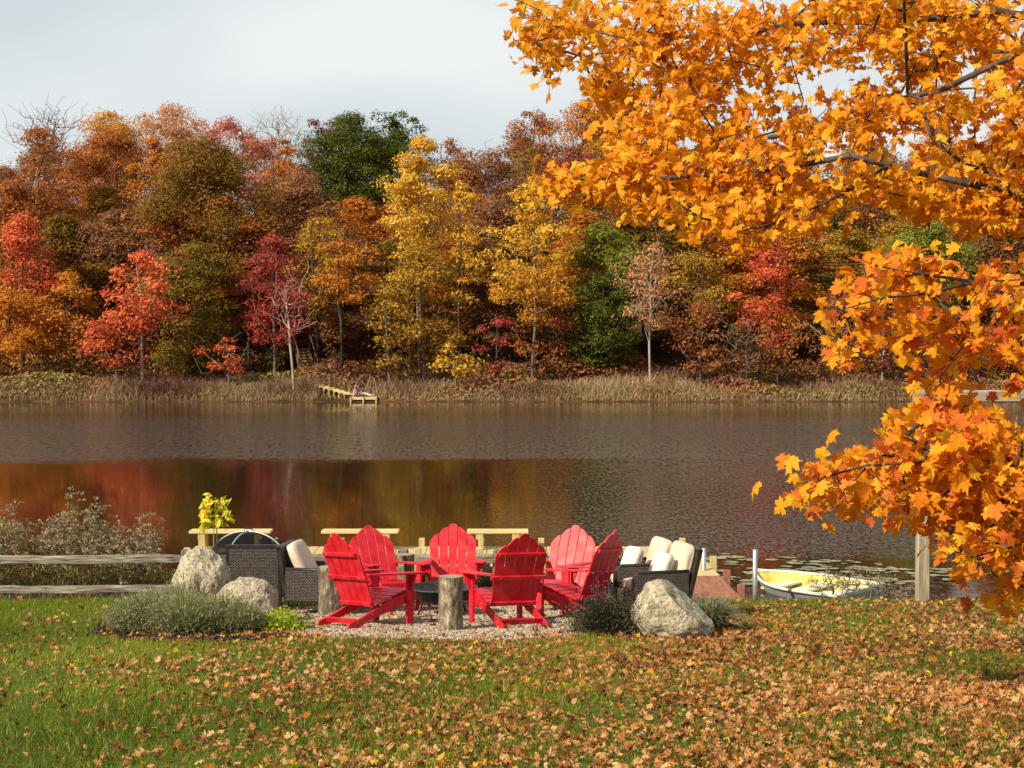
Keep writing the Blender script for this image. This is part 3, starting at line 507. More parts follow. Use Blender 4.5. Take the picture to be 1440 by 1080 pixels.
def make_litter():
    rng = np.random.default_rng(17); sh = [leaf_shape(rng.uniform(-.25, .35), rng.uniform(.1, 1.3)*(1 if rng.random() < .7 else -1), rng, .03) for _ in range(14)]
    x, y = sample_lawn(125000, rng, 7.6, 21.9); dens = np.interp(x/(y*.3), [-1.1, -.75, -.45, 0, .35, 1.1], [.07, .11, .30, .50, .64, .78])*np.interp(y, [8, 13, 16, 18, 21, 22], [1, 1, .85, .5, .3, .12])
    dens *= np.clip(1+.5*lnoise(x, y, 1.7, 44), .25, 1.9); dens = np.where(in_poly(x, y, gravel_poly), .05, dens); dens = np.where(in_poly(x, y, mulch_poly), .2, dens)
    k = rng.random(len(x)) < dens*.78; x, y = x[k], y[k]
    # drift against the right-hand boulder, and along the gravel rim
    n2 = 420; xb = rng.normal(2.1, .45, n2); yb = rng.normal(16.7, .55, n2); n3 = 160; a = rng.uniform(3.6, 6.0, n3); x3 = -.9+2.0*np.cos(a); y3 = 18.6+2.35*np.sin(a)
    n4 = 120; x4 = rng.normal(-2.45, .3, n4); y4 = rng.normal(16.9, .2, n4); x = np.concatenate([x, xb, x3, x4]); y = np.concatenate([y, yb, y3, y4])
    sx_, sy_, sz_ = [], [], []
    for (cx_, cy_, (fx_, fy_), _l) in CHAIR_SPOTS:
        for _ in range(3): a_, b_ = rng.uniform(-.2, .2), rng.uniform(.0, .3); sx_.append(cx_+fx_*b_+fy_*a_); sy_.append(cy_+fy_*b_-fx_*a_); sz_.append(gz(sy_[-1])+.297+.2*b_)
    k0 = len(x); x = np.concatenate([x, sx_]); y = np.concatenate([y, sy_])
    n = len(x); pos = np.stack([x, y, np.interp(y, TY, TZ)+rng.uniform(.004, .034, n)], 1); pos[k0:, 2] = sz_; nrm = rng.normal(0, .75, (n, 3))+np.array([0, 0, 1.1])
    V, Fc, k = leaf_cloud(pos, nrm, rng.uniform(.026, .064, n)*np.where(rng.random(n) < .10, 1.3, 1), rng, sh); v = rng.random(n); pt = .5+.5*np.clip(lnoise(x, y, .8, 51), -1, 1)
    v = np.where(rng.random(n) < .075, .79+.21*rng.random(n)**1.5, np.clip(v*.62+.2*pt, 0, .77))
    m = leaf_mat('fallen_leaf_mat', [(.085, .03, .012), (.20, .07, .024), (.38, .155, .045), (.53, .26, .085), (.68, .42, .18), (.50, .11, .02), (.70, .28, .02), (.78, .50, .03)], .15, .7, [0, .2, .38, .55, .76, .80, .9, 1])
    tag(mesh_np('fallen_leaves', V, Fc, m, attr=np.repeat(v, k)), 'dry tan and orange maple leaves scattered over the lawn', 'fallen leaves', kind='stuff')
make_litter()
def stones(name, poly, n, size, m, label, cat, seed, flat=.55, prob=None):
    rng = np.random.default_rng(seed); pl = np.array(poly); lo, hi = pl.min(0), pl.max(0); x = rng.uniform(lo[0], hi[0], n); y = rng.uniform(lo[1], hi[1], n); k = in_poly(x, y, poly); x, y = x[k], y[k]; n = len(x)
    base = np.array([(1, 0, 0), (-1, 0, 0), (0, 1, 0), (0, -1, 0), (0, 0, 1), (0, 0, -1)], float)*np.array([1, .75, flat]); of = np.array([(0, 2, 4), (2, 1, 4), (1, 3, 4), (3, 0, 4), (2, 0, 5), (1, 2, 5), (3, 1, 5), (0, 3, 5)])
    R = rand_rot(n, rng); s = rng.uniform(*size, n); V = np.einsum('nij,kj->nki', R, base)*s[:, None, None]*rng.uniform(.7, 1.3, (n, 6, 1))
    V[:, :, 2] *= .7; V += np.stack([x, y, np.interp(y, TY, TZ)+.008+s*.3], 1)[:, None]
    Fc = (of[None]+(np.arange(n)*6)[:, None, None]).reshape(-1, 3); tag(mesh_np(name, V.reshape(-1, 3), Fc, m, attr=np.repeat(rng.random(n), 8)), label, cat, kind='stuff')
stones('gravel', gravel_poly, 42000, (.008, .021), leaf_mat('gravel_stone', [(.10, .07, .05), (.30, .22, .16), (.48, .40, .29), (.62, .55, .43), (.32, .18, .10)], 0, .8), 'pale pebble gravel under the ring of red chairs', 'gravel', 31)
stones('mulch_chips', mulch_poly, 9000, (.012, .035), leaf_mat('mulch_chip', [(.010, .007, .006), (.035, .024, .018), (.07, .045, .035)], 0, .9), 'dark mulch chips around the lavender bed', 'mulch', 32, .3)
# ------------------------------------------------------------------ red adirondack chairs
def red_paint():
    m, nt, o = mat('red_paint'); L = nt.links.new; p = N(nt, 'ShaderNodeBsdfPrincipled')
    tc = N(nt, 'ShaderNodeTexCoord'); n = N(nt, 'ShaderNodeTexNoise'); n.inputs['Scale'].default_value = 9; n.inputs['Detail'].default_value = 6; L(tc.outputs['Object'], n.inputs[0])
    oi = N(nt, 'ShaderNodeObjectInfo'); ad = N(nt, 'ShaderNodeMath', operation='MULTIPLY_ADD'); L(oi.outputs['Random'], ad.inputs[0]); ad.inputs[1].default_value = .22; L(n.outputs['Fac'], ad.inputs[2])
    r = ramp(nt, [(.44, .005, .014), (.60, .009, .022), (.68, .025, .035), (.60, .06, .05)], [.35, .55, .75, .92]); L(ad.outputs[0], r.inputs[0]); L(r.outputs[0], p.inputs['Base Color'])
    rr = ramp(nt, [(.38,)*3, (.58,)*3], [.3, .7]); L(n.outputs['Fac'], rr.inputs[0]); L(rr.outputs[0], p.inputs['Roughness'])
    mp = N(nt, 'ShaderNodeMapping'); mp.inputs['Scale'].default_value = (40, 40, 6); L(tc.outputs['Object'], mp.inputs[0]); n2 = N(nt, 'ShaderNodeTexNoise'); n2.inputs['Scale'].default_value = 3; L(mp.outputs[0], n2.inputs[0])
    b = N(nt, 'ShaderNodeBump'); b.inputs['Strength'].default_value = .15; b.inputs['Distance'].default_value = .004; L(n2.outputs['Fac'], b.inputs['Height']); L(b.outputs[0], p.inputs['Normal'])
    p.inputs['Specular IOR Level'].default_value = .4; L(p.outputs[0], o.inputs[0]); return m
RED = red_paint(); BOLT = noise_mat('bolt_metal', [(.30, .27, .25), (.5, .46, .43)], 20, rough=.5, metal=.5)
def make_adirondack():
    e = empty('adirondack_chair', (0, 0, 0), 'x', 'chair', 'red wooden chairs around the fire pit')
    # local +Y = facing direction, origin on the ground under the seat
    tilt = math.radians(24); M0 = T((0, -.14, .22), (tilt, 0, 0))      # back plane: z up the back, leaning to -Y
    bm = bmesh.new(); tops = [.70, .79, .835, .79, .70]; wd = .094
    for i in range(5):
        s = i-2; x0 = s*.100; x1 = s*.1165; ht = tops[i]; w0, w1 = .094/2, .1085/2; pts = [(x0-w0, 0), (x0+w0, 0), (x1+w1, ht*.78)]
        r = w1
        if s == 0: pts += [(x1+r*math.cos(a), ht-r*.75+r*.75*math.sin(a)) for a in np.linspace(0, PI, 8)]
        else:
            hi = ht; lo = ht-.075-.02*abs(s); sgn = 1 if s > 0 else -1; cur = []
            for a in np.linspace(0, 1, 7):
                xx = x1-sgn*w1+sgn*2*w1*a; cur.append((xx, hi-(hi-lo)*a**2.1))
            pts += cur[::-1] if sgn > 0 else cur[::-1][::-1][::-1]
            if sgn < 0: pts = pts[:3]+sorted(cur, key=lambda q: -q[0])
        pts.append((x1-w1, ht*.78)); add_prism(bm, pts, .018, M0, .002)
    bm_obj('backrest', bm, RED, e)
    for (z, wv) in ((.035, .50), (.335, .62), (.60, .52)):
        bm = bmesh.new(); add_box(bm, (wv, .026, .045), M0 @ T((0, -.0235, z)), .004); bm_obj('back_rail', bm, RED, e)
    bm = bmesh.new()       # contoured slatted seat
    prof = [(.40, .345), (.32, .365), (.235, .35), (.15, .325), (.065, .295), (-.02, .265), (-.10, .24)]
    for (y, z), sl_ in zip(prof, (-1.0, .05, .28, .32, .34, .33, .3)): add_box(bm, (.53, .076, .018), T((0, y, z), (sl_, 0, 0)), .003)
    bm_obj('seat', bm, RED, e)
    for sx in (-1, 1):
        bm = bmesh.new()   # long skid leg: from the front edge down to the ground behind
        top = [(.42, .35), (.30, .345), (.12, .285), (-.10, .20), (-.30, .115), (-.40, .085), (-.475, .06)]; bot = [(-.49, .02), (-.46, 0), (-.38, 0), (-.33, .02), (-.20, .075), (0, .14), (.2, .20), (.38, .24), (.42, .26)]
        add_prism(bm, [(y, z) for y, z in top+bot], .026, Matrix.Translation((sx*.247, 0, 0)) @ Matrix.Rotation(PI/2, 4, 'Z'), .003); bm_obj('rear_leg', bm, RED, e)
        bm = bmesh.new(); bar(bm, (sx*.277, .335, 0), (sx*.277, .335, .535), .032, .095, up=(0, 1, 0)); bm_obj('front_leg', bm, RED, e)
        bm = bmesh.new(); add_prism(bm, [(.0, .0), (.085, 0), (.02, -.16), (0, -.16)], .024, T((sx*.294, .335, .534), (0, 0, 0 if sx > 0 else PI)), .002); bm_obj('arm_bracket', bm, RED, e)
        bm = bmesh.new(); t = bmesh.new()
        o_ = [(.255, .44), (.275, .462), (.37, .462), (.40, .44), (.405, .36), (.385, .15), (.345, -.10), (.315, -.27), (.255, -.27), (.25, -.1), (.25, .2)]
        vs = [t.verts.new((sx*x, y, .538)) for x, y in o_]; f = t.faces.new(vs); r = bmesh.ops.extrude_face_region(t, geom=[f]); bmesh.ops.translate(t, verts=[v for v in r['geom'] if isinstance(v, bmesh.types.BMVert)], vec=(0, 0, .022)); bmesh.ops.recalc_face_normals(t, faces=t.faces)
        bmesh.ops.bevel(t, geom=[ed for ed in t.edges if ed.calc_face_angle(0) > .9], offset=.004, segments=1, affect='EDGES')
        me = bpy.data.meshes.new('t'); t.to_mesh(me); t.free(); bm.from_mesh(me); bm_obj('armrest', bm, RED, e)
    bm = bmesh.new()
    for sx in (-1, 1):
        for (y_, z_) in ((-.37, .07), (-.17, .14), (.335, .30), (.10, .235)): bmesh.ops.create_icosphere(bm, subdivisions=1, radius=.0075, matrix=T((sx*.262, y_, z_)) @ Matrix.Diagonal((.5, 1, 1, 1)))
        for z_ in (.335, .60): bmesh.ops.create_icosphere(bm, subdivisions=1, radius=.006, matrix=M0 @ T((sx*.2, -.037, z_)) @ Matrix.Diagonal((1, .5, 1, 1)))
    bm_obj('bolts', bm, BOLT, e)
    bm = bmesh.new(); add_box(bm, (.47, .022, .06), T((0, -.37, .072), (.4, 0, 0)), .003); bm_obj('rear_stretcher', bm, RED, e)
    bm = bmesh.new(); add_box(bm, (.52, .022, .09), T((0, .432, .30)), .003); bm_obj('front_apron', bm, RED, e)
    return e
def copy_thing(e):
    r = e.copy(); COL.objects.link(r)
    for ch in list(e.children):
        c = ch.copy(); COL.objects.link(c); c.parent = r
        for g in ch.children: d = g.copy(); COL.objects.link(d); d.parent = c
    return r
SLOPE = math.atan(.0824)
def seat_on_slope(e, x, y, fx, fy):
    rz = math.atan2(-fx, fy); e.location = (x, y, gz(y)+.006)
    e.rotation_euler = (Matrix.Rotation(-SLOPE, 4, 'X') @ Matrix.Rotation(rz, 4, 'Z')).to_euler()
c0 = make_adirondack()
for i, (x, y, f, lab) in enumerate(CHAIR_SPOTS):
    c = c0 if i == 0 else copy_thing(c0); seat_on_slope(c, x, y, *f); c['label'] = lab
# ------------------------------------------------------------------ fire pit in the ring
IRON = noise_mat('dark_iron', [(.03, .028, .027), (.09, .085, .08)], 12, rough=.5, bump=.2, metal=.6)
fp = empty('fire_pit', (G(622, 862).x, 19.35, gz(19.35)), 'dark steel fire bowl in the middle of the ring of red chairs', 'fire pit')
bm = bmesh.new(); lathe(bm, [(.001, .12), (.12, .125), (.25, .17), (.34, .26), (.37, .31), (.42, .315), (.42, .325), (.36, .325), (.33, .27), (.24, .19), (.1, .15), (.001, .145)], 40); bm_obj('bowl', bm, IRON, fp, True)
for k in range(4):
    a = PI/4+k*PI/2; bm = bmesh.new(); tube_path(bm, [(.27*math.cos(a), .27*math.sin(a), .22), (.33*math.cos(a), .33*math.sin(a), .1), (.38*math.cos(a), .38*math.sin(a), 0)], .013); bm_obj('leg', bm, IRON, fp, True)
# ------------------------------------------------------------------ upright logs
def bark_mat():
    m, nt, o = mat('log_bark'); L = nt.links.new; tc = N(nt, 'ShaderNodeTexCoord'); mp = N(nt, 'ShaderNodeMapping'); mp.inputs['Scale'].default_value = (1, 1, .45); L(tc.outputs['Object'], mp.inputs[0])
    v = N(nt, 'ShaderNodeTexVoronoi'); v.inputs['Scale'].default_value = 26; L(mp.outputs[0], v.inputs[0]); n = N(nt, 'ShaderNodeTexNoise'); n.inputs['Scale'].default_value = 17; n.inputs['Detail'].default_value = 9; n.inputs['Roughness'].default_value = .7; L(mp.outputs[0], n.inputs[0])
    r = ramp(nt, [(.035, .025, .018), (.15, .11, .07), (.30, .23, .15), (.62, .56, .42)], [.32, .45, .57, .68]); L(n.outputs['Fac'], r.inputs[0])
    p = N(nt, 'ShaderNodeBsdfPrincipled'); p.inputs['Roughness'].default_value = .9; L(r.outputs[0], p.inputs['Base Color']); b = N(nt, 'ShaderNodeBump'); b.inputs['Strength'].default_value = .9; b.inputs['Distance'].default_value = .02
    mm = N(nt, 'ShaderNodeMath', operation='ADD'); L(v.outputs['Distance'], mm.inputs[0]); L(n.outputs['Fac'], mm.inputs[1]); L(mm.outputs[0], b.inputs['Height']); L(b.outputs[0], p.inputs['Normal']); L(p.outputs[0], o.inputs[0]); return m
BARKL = bark_mat(); CUT = noise_mat('cut_wood', [(.20, .14, .09), (.42, .33, .22)], 6, rough=.8, bump=.2)
def log(x, y, r, h, lab, rz=0):
    e = empty('log_stump', (x, y, gz(y)), lab, 'log', 'upright logs used as side tables', rz); bm = bmesh.new(); n = 36; rings = []
    for j in range(15):
        z = -.03+(h+.03)*j/14; ring = []
        for k in range(n):
            a = 2*PI*k/n; rr = r*(1+.05*math.sin(3*a+rz)+.03*math.sin(7*a+z*6)+.045*mnoise.noise(Vector((math.cos(a)*4, math.sin(a)*4, z*5+rz))))*(1.07-.07*min(1, z/h*3)); ring.append(bm.verts.new((rr*math.cos(a), rr*math.sin(a), z)))
        rings.append(ring)
    for a, b in zip(rings, rings[1:]):
        for k in range(n): bm.faces.new((a[k], a[(k+1) % n], b[(k+1) % n], b[k]))
    top = [v.co.copy() for v in rings[-1]]; bm_obj('bark', bm, BARKL, e, True)
    bm = bmesh.new(); t = [bm.verts.new(c*1.0) for c in top]; bm.faces.new(t); r_ = bmesh.ops.inset_region(bm, faces=bm.faces, thickness=.012, depth=.004); bm_obj('cut_top', bm, CUT, e)
p = G(634, 888); log(p.x, p.y+.1, .122, .56, 'upright log in front of the ring, between the two near chairs', .4)
p = G(464, 866); log(p.x, p.y, .13, .56, 'upright log half hidden by the near left chair, beside the wicker chair', 2.1)
log(P(568, 800, 20.9).x, 20.9, .125, .62, 'dark upright log at the back of the ring near the fence', 3.3)
# ------------------------------------------------------------------ boulders
def rock_mat():
    m, nt, o = mat('granite'); L = nt.links.new; tc = N(nt, 'ShaderNodeTexCoord')
    def nz(s, d=8, di=0, ro=.6): n = N(nt, 'ShaderNodeTexNoise'); n.inputs['Scale'].default_value = s; n.inputs['Detail'].default_value = d; n.inputs['Distortion'].default_value = di; n.inputs['Roughness'].default_value = ro; L(tc.outputs['Object'], n.inputs[0]); return n
    a = nz(4.5, 10, 1.5, .78); b = nz(34, 5); c = nz(11, 9, .5, .8)
    r = ramp(nt, [(.20, .165, .11), (.38, .32, .22), (.60, .51, .36), (.78, .68, .50)], [.30, .42, .54, .70]); L(a.outputs['Fac'], r.inputs[0])
    r2 = ramp(nt, [(.22, .21, .19), (1, 1, 1)], [.38, .50]); L(b.outputs['Fac'], r2.inputs[0])
    mx = N(nt, 'ShaderNodeMix', data_type='RGBA', blend_type='MULTIPLY'); mx.inputs[0].default_value = .8; L(r.outputs[0], mx.inputs[6]); L(r2.outputs[0], mx.inputs[7])
    r3 = ramp(nt, [(0, 0, 0), (1, 1, 1)], [.53, .64]); L(c.outputs['Fac'], r3.inputs[0]); mx2 = N(nt, 'ShaderNodeMix', data_type='RGBA'); L(r3.outputs[0], mx2.inputs[0]); L(mx.outputs[2], mx2.inputs[6]); mx2.inputs[7].default_value = (.27, .24, .12, 1)
    p = N(nt, 'ShaderNodeBsdfPrincipled'); p.inputs['Roughness'].default_value = .9; p.inputs['Specular IOR Level'].default_value = .2; L(mx2.outputs[2], p.inputs['Base Color'])
    mm = N(nt, 'ShaderNodeMath', operation='ADD'); L(a.outputs['Fac'], mm.inputs[0]); L(b.outputs['Fac'], mm.inputs[1]); bp = N(nt, 'ShaderNodeBump'); bp.inputs['Strength'].default_value = .8; bp.inputs['Distance'].default_value = .03; L(mm.outputs[0], bp.inputs['Height']); L(bp.outputs[0], p.inputs['Normal']); L(p.outputs[0], o.inputs[0]); return m
ROCK = rock_mat()
def boulder(cx, y, rx, ry, z0, z1, lab, seed, shear=0, cuts=(), pw=1.0):
    bm = bmesh.new(); bmesh.ops.create_icosphere(bm, subdivisions=6, radius=1); off = Vector((seed*3.1, seed*1.7, seed)); hc = (z0+z1)/2; hr = (z1-z0)/2
    for v in bm.verts:
        c = v.co.copy()
        for nrm, d in cuts:
            nn = Vector(nrm).normalized(); k = c.dot(nn)-d
            if k > 0: c -= nn*k*.88
        f = 1+.11*mnoise.noise(c*1.3+off)+.07*mnoise.noise(c*3.5+off)+.028*mnoise.noise(c*9+off)+.012*mnoise.noise(c*24+off)-.05*max(0, mnoise.noise(Vector((c.x*2, c.y*2, c.z*7))+off))
        c *= f; c.x = c.x*rx+shear*c.z*rx; v.co = Vector((c.x, c.y*ry, c.z*hr+hr))
    o = bm_obj('boulder', bm, ROCK, None, True, (cx, y, z0)); tag(o, lab, 'boulder', 'granite boulders beside the fire pit'); return o
zg = gz(18.6)
boulder(P(284, 800, 18.75).x, 18.75, .325, .33, zg-.2, P(284, 768, 18.75).z, 'tall rounded boulder left of the dark wicker chair back', 1, .0, [((1, -.6, -.9), .70)])
zg = gz(18.1)
boulder(P(350, 840, 18.25).x, 18.25, .35, .34, zg-.2, P(350, 810, 18.25).z, 'lower squarish boulder leaning on the tall rounded one', 4, 0, [((1, 0, 0), .80), ((.2, 0, 1), .88)])
zg = gz(16.7)
boulder(P(945, 870, 16.75).x, 16.75, .385, .36, zg-.14, P(925, 817, 16.75).z, 'large pale boulder right of the dark flowering shrub', 7, -.26, [((1, -.3, .8), .62), ((-.9, -.2, .6), .80)])
# ------------------------------------------------------------------ wicker furniture
def wicker_mat():
    m, nt, o = mat('wicker'); L = nt.links.new; tc = N(nt, 'ShaderNodeTexCoord'); sp = N(nt, 'ShaderNodeSeparateXYZ'); L(tc.outputs['Object'], sp.inputs[0])
    ad = N(nt, 'ShaderNodeMath', operation='ADD'); L(sp.outputs['X'], ad.inputs[0]); L(sp.outputs['Y'], ad.inputs[1]); cb = N(nt, 'ShaderNodeCombineXYZ'); L(ad.outputs[0], cb.inputs['X']); L(sp.outputs['Z'], cb.inputs['Y'])
    b = N(nt, 'ShaderNodeTexBrick'); b.inputs['Scale'].default_value = 1; b.inputs['Brick Width'].default_value = .036; b.inputs['Row Height'].default_value = .017; b.inputs['Mortar Size'].default_value = .005; b.inputs['Mortar Smooth'].default_value = .6
    b.inputs['Color1'].default_value = (.24, .19, .16, 1); b.inputs['Color2'].default_value = (.13, .10, .08, 1); b.inputs['Mortar'].default_value = (.006, .005, .004, 1); L(cb.outputs[0], b.inputs[0])
    p = N(nt, 'ShaderNodeBsdfPrincipled'); p.inputs['Roughness'].default_value = .45; L(b.outputs['Color'], p.inputs['Base Color']); bp = N(nt, 'ShaderNodeBump', invert=True); bp.inputs['Strength'].default_value = .9; bp.inputs['Distance'].default_value = .008; L(b.outputs['Fac'], bp.inputs['Height']); L(bp.outputs[0], p.inputs['Normal']); L(p.outputs[0], o.inputs[0]); return m
WICK = wicker_mat(); WFR = noise_mat('wicker_frame_mat', [(.018, .014, .012), (.045, .035, .03)], 20, rough=.4)
CUSH = noise_mat('cushion_fabric', [(.60, .47, .34), (.74, .61, .46)], 3, rough=.95, bump=.25, bscale=60, bdist=.004)
PIL = noise_mat('pillow_fabric', [(.66, .56, .48), (.82, .74, .66)], 4, rough=.95, bump=.2, bscale=50, bdist=.004); PIP = noise_mat('pillow_trim', [(.30, .12, .08), (.55, .42, .34)], 14, rough=.9)
def cushion_bm(sx, sy, sz, M, puff=.12, seed=0):
    t = bmesh.new(); bmesh.ops.create_cube(t, size=2); bmesh.ops.subdivide_edges(t, edges=t.edges[:], cuts=9, use_grid_fill=True)
    for v in t.verts:
        x, y, z = v.co; k = 5.0; n_ = (abs(x)**k+abs(y)**k+abs(z)**k)**(1/k); x, y, z = x/n_, y/n_, z/n_
        z *= 1+puff*(1-x*x)*(1-y*y)*2-.12*(x*x*y*y); q = mnoise.noise(Vector((x*2, y*2, z*2+seed)))*.035; v.co = Vector((x*sx/2*(1+q), y*sy/2*(1+q), z*sz/2*(1+q*2)))
    t.transform(M); return t
def make_wicker(loc, rz, lab, mats_cush=True, hi=.80, lean=.14, deep=.66, cl=0):
    e = empty('wicker_chair', loc, lab, 'chair', 'dark wicker armchairs', rz)   # faces local +Y
    W = .66; bm = bmesh.new(); add_box(bm, (W-.1, deep-.08, .14), T((0, .02, .25)), .01); bm_obj('seat_base', bm, WICK, e)
    for s in (-1, 1):
        bm = bmesh.new(); add_box(bm, (.055, deep, .36), T((s*(W/2-.03), 0, .37)), .01); a = bm_obj('arm_panel', bm, WICK, e)
        bm = bmesh.new(); pts = [(s*(W/2-.03), -deep/2, .552), (s*(W/2-.03), deep/2-.06, .552), (s*(W/2-.03), deep/2-.012, .53), (s*(W/2-.03), deep/2+.004, .48), (s*(W/2-.03), deep/2+.004, .15)]; tube_path(bm, pts, .026, 10); bm_obj('arm_rail', bm, WFR, a, True)
        for yy in (-deep/2+.03, deep/2-.03): bm = bmesh.new(); bar(bm, (s*(W/2-.035), yy, 0), (s*(W/2-.035), yy, .20), .035, .035, up=(0, 1, 0)); bm_obj('leg', bm, WFR, e)
    M = T((0, -deep/2+.01, .19), (lean, 0, 0)); bm = bmesh.new(); add_box(bm, (W-.06, .05, hi-.20), M @ T((0, 0, (hi-.20)/2)), .008); b = bm_obj('backrest', bm, WICK, e)
    bm = bmesh.new()
    for s in (-1, 1): bar(bm, M @ Vector((s*(W/2-.03), 0, -.17)), M @ Vector((s*(W/2-.03), 0, hi-.18)), .04, .05, up=(0, 1, 0))
    bar(bm, M @ Vector((-W/2+.01, 0, hi-.185)), M @ Vector((W/2-.01, 0, hi-.185)), .06, .04); bm_obj('back_frame', bm, WFR, b)
    if mats_cush:
        t = cushion_bm(.54, deep-.12, .12, T((0, .03, .38)), .1, 1); bm_obj('seat_cushion', t, CUSH, e, True)
        t = cushion_bm(.54, .50, .13, M @ T((0, .085+cl*.28, .40), (cl, 0, 0)) @ T((0, 0, 0), (PI/2, 0, 0)), .15, 3); bm_obj('back_cushion', t, CUSH, e, True)
    return e
def pillow(loc, lab, az=PI/2+.5):
    t = cushion_bm(.30, .30, .11, Matrix.Identity(4), .25, 5); o = bm_obj('throw_pillow', t, PIL, None, True, loc); o.rotation_euler = Vector((-math.sin(az), math.cos(az), .45)).to_track_quat('Z', 'Y').to_euler(); tag(o, lab, 'pillow', 'cream throw pillows on the wicker chairs')
    bm = bmesh.new(); pts = [(.147*(abs(math.cos(a))**.4)*math.copysign(1, math.cos(a)), .147*(abs(math.sin(a))**.4)*math.copysign(1, math.sin(a)), 0) for a in np.linspace(0, 2*PI, 41)]; tube_path(bm, pts, .006, 6); bm_obj('piping', bm, PIP, o, True)
wy = 19.75; w1 = make_wicker((P(357, 800, wy).x, wy+.34, gz(wy+.34)-.01), 0.0, 'dark wicker chair seen from behind, carrying the black mesh dome', False, .80, .05)
w2x = P(445, 850, 19.5).x; w2 = make_wicker((w2x, 19.55, gz(19.55)-.01), -PI/2-.12, 'dark wicker chair in side view facing right, next to the mesh dome', True, .80, .14, .58, .34)
for (px, y, lab) in ((917, 19.0, 'nearer dark wicker chair on the right, behind the large pale boulder'), (890, 20.35, 'farther dark wicker chair on the right, close to the lake')):
    make_wicker((P(px, 850, y).x, y, gz(y)-.01), PI/2+.26, lab, True, .79, .24, .64)
pillow((P(930, 792, 18.95).x, 18.95, gz(19)+.585), 'cream pillow on the nearer right wicker chair')
pillow((P(889, 783, 20.25).x, 20.25, gz(20.3)+.60), 'cream pillow on the farther right wicker chair')
# spark screen: mesh dome
def mesh_screen_mat():
    m, nt, o = mat('spark_screen_mesh'); L = nt.links.new; p = N(nt, 'ShaderNodeBsdfPrincipled'); p.inputs['Base Color'].default_value = (.012, .011, .010, 1); p.inputs['Roughness'].default_value = .9; p.inputs['Specular IOR Level'].default_value = .1; t = N(nt, 'ShaderNodeBsdfTransparent'); mx = N(nt, 'ShaderNodeMixShader'); mx.inputs[0].default_value = .72
    L(t.outputs[0], mx.inputs[1]); L(p.outputs[0], mx.inputs[2]); L(mx.outputs[0], o.inputs[0]); return m
STEEL = noise_mat('galvanised_steel', [(.38, .40, .40), (.58, .60, .60)], 12, rough=.4, metal=.7)
dl = empty('spark_screen', (P(350, 775, 20.25).x, 20.22, gz(20.2)+.62), 'black mesh fire pit dome with steel ribs resting on the wicker chair', 'fire pit cover')
R0, HH = .455, .30
bm = bmesh.new(); lathe(bm, [(R0*math.cos(a), HH*math.sin(a)) for a in np.linspace(0, PI/2, 12)], 36); bm_obj('mesh_dome', bm, mesh_screen_mat(), dl, True)
bm = bmesh.new(); lathe(bm, [(R0+.012, -.012), (R0+.02, 0), (R0+.008, .014), (R0-.01, .006), (R0+.012, -.012)], 40); bm_obj('rim', bm, IRON, dl, True)
for k in range(2):
    bm = bmesh.new(); a0 = -1.95+k*1.65; pts = [((R0+.006)*math.cos(t)*math.cos(a0), (R0+.006)*math.cos(t)*math.sin(a0), (HH+.006)*math.sin(t)) for t in np.linspace(0, PI, 19)]; tube_path(bm, pts, .011, 6); bm_obj('rib', bm, STEEL, dl, True)
bm = bmesh.new(); tube_path(bm, [(-.05, 0, HH), (-.045, 0, HH+.035), (.045, 0, HH+.035), (.05, 0, HH)], .007, 6); bm_obj('handle', bm, IRON, dl, True)
# ------------------------------------------------------------------ split rail fence
OLDW = wood_mat('weathered_rail', [(.04, .032, .024), (.17, .14, .10), (.30, .26, .20), (.46, .41, .32)], 3, 0, .85, 30, .9); OLDWV = wood_mat('weathered_post', [(.07, .055, .04), (.17, .14, .10), (.30, .26, .20)], 3, 2)
FY = 22.15
def rail(bm, x0, x1, y, z, h, t, rng):
    pts = []; n = 14
    for i in range(n):
        f = i/(n-1); x = x0+(x1-x0)*f; k = 1-.35*max(0, abs(2*f-1)-.85)/.15; dz = .008*math.sin(f*5+x0)+rng.uniform(-.006, .006); pts.append((x, y+rng.uniform(-.006, .006), z+dz, h*k*rng.uniform(.94, 1.06), t*k))
    rings = []
    for x, y_, z_, hh, tt in pts:
        rings.append([bm.verts.new((x, y_+a*tt/2, z_+b*hh/2)) for a, b in ((-1, -.8), (-.75, -1), (.8, -1), (1, -.6), (1, .7), (.6, 1), (-.7, .95), (-1, .6))])
    for a, b in zip(rings, rings[1:]):
        for k in range(8): bm.faces.new((a[k], a[(k+1) % 8], b[(k+1) % 8], b[k]))
    bm.faces.new(rings[0][::-1]); bm.faces.new(rings[-1])
fe = empty('split_rail_fence', (-3.5, FY, gz(FY)), 'low weathered split rail fence along the water left of and behind the chairs', 'fence'); rr = random.Random(4)
fpx = [-330, -20, 262, 566, 700, 868]; fxs = [P(q, 800, FY).x for q in fpx]
for q in fxs:
    bm = bmesh.new(); add_box(bm, (.13, .13, .86), T((q+3.5, .0, .25), (0, .02, rr.uniform(-.1, .1))), .012); bm_obj('post', bm, OLDWV, fe)
ztop = P(200, 785, FY).z-gz(FY); zbot = P(100, 827, FY).z-gz(FY)
for a, b in zip(fxs, fxs[1:]):
    for z in (ztop, zbot):
        bm = bmesh.new(); rail(bm, a+3.5-.04, b+3.5+.04, rr.uniform(-.11, -.075), z, .112 if z == ztop else .10, .07, rr); bm_obj('rail', bm, OLDW, fe)
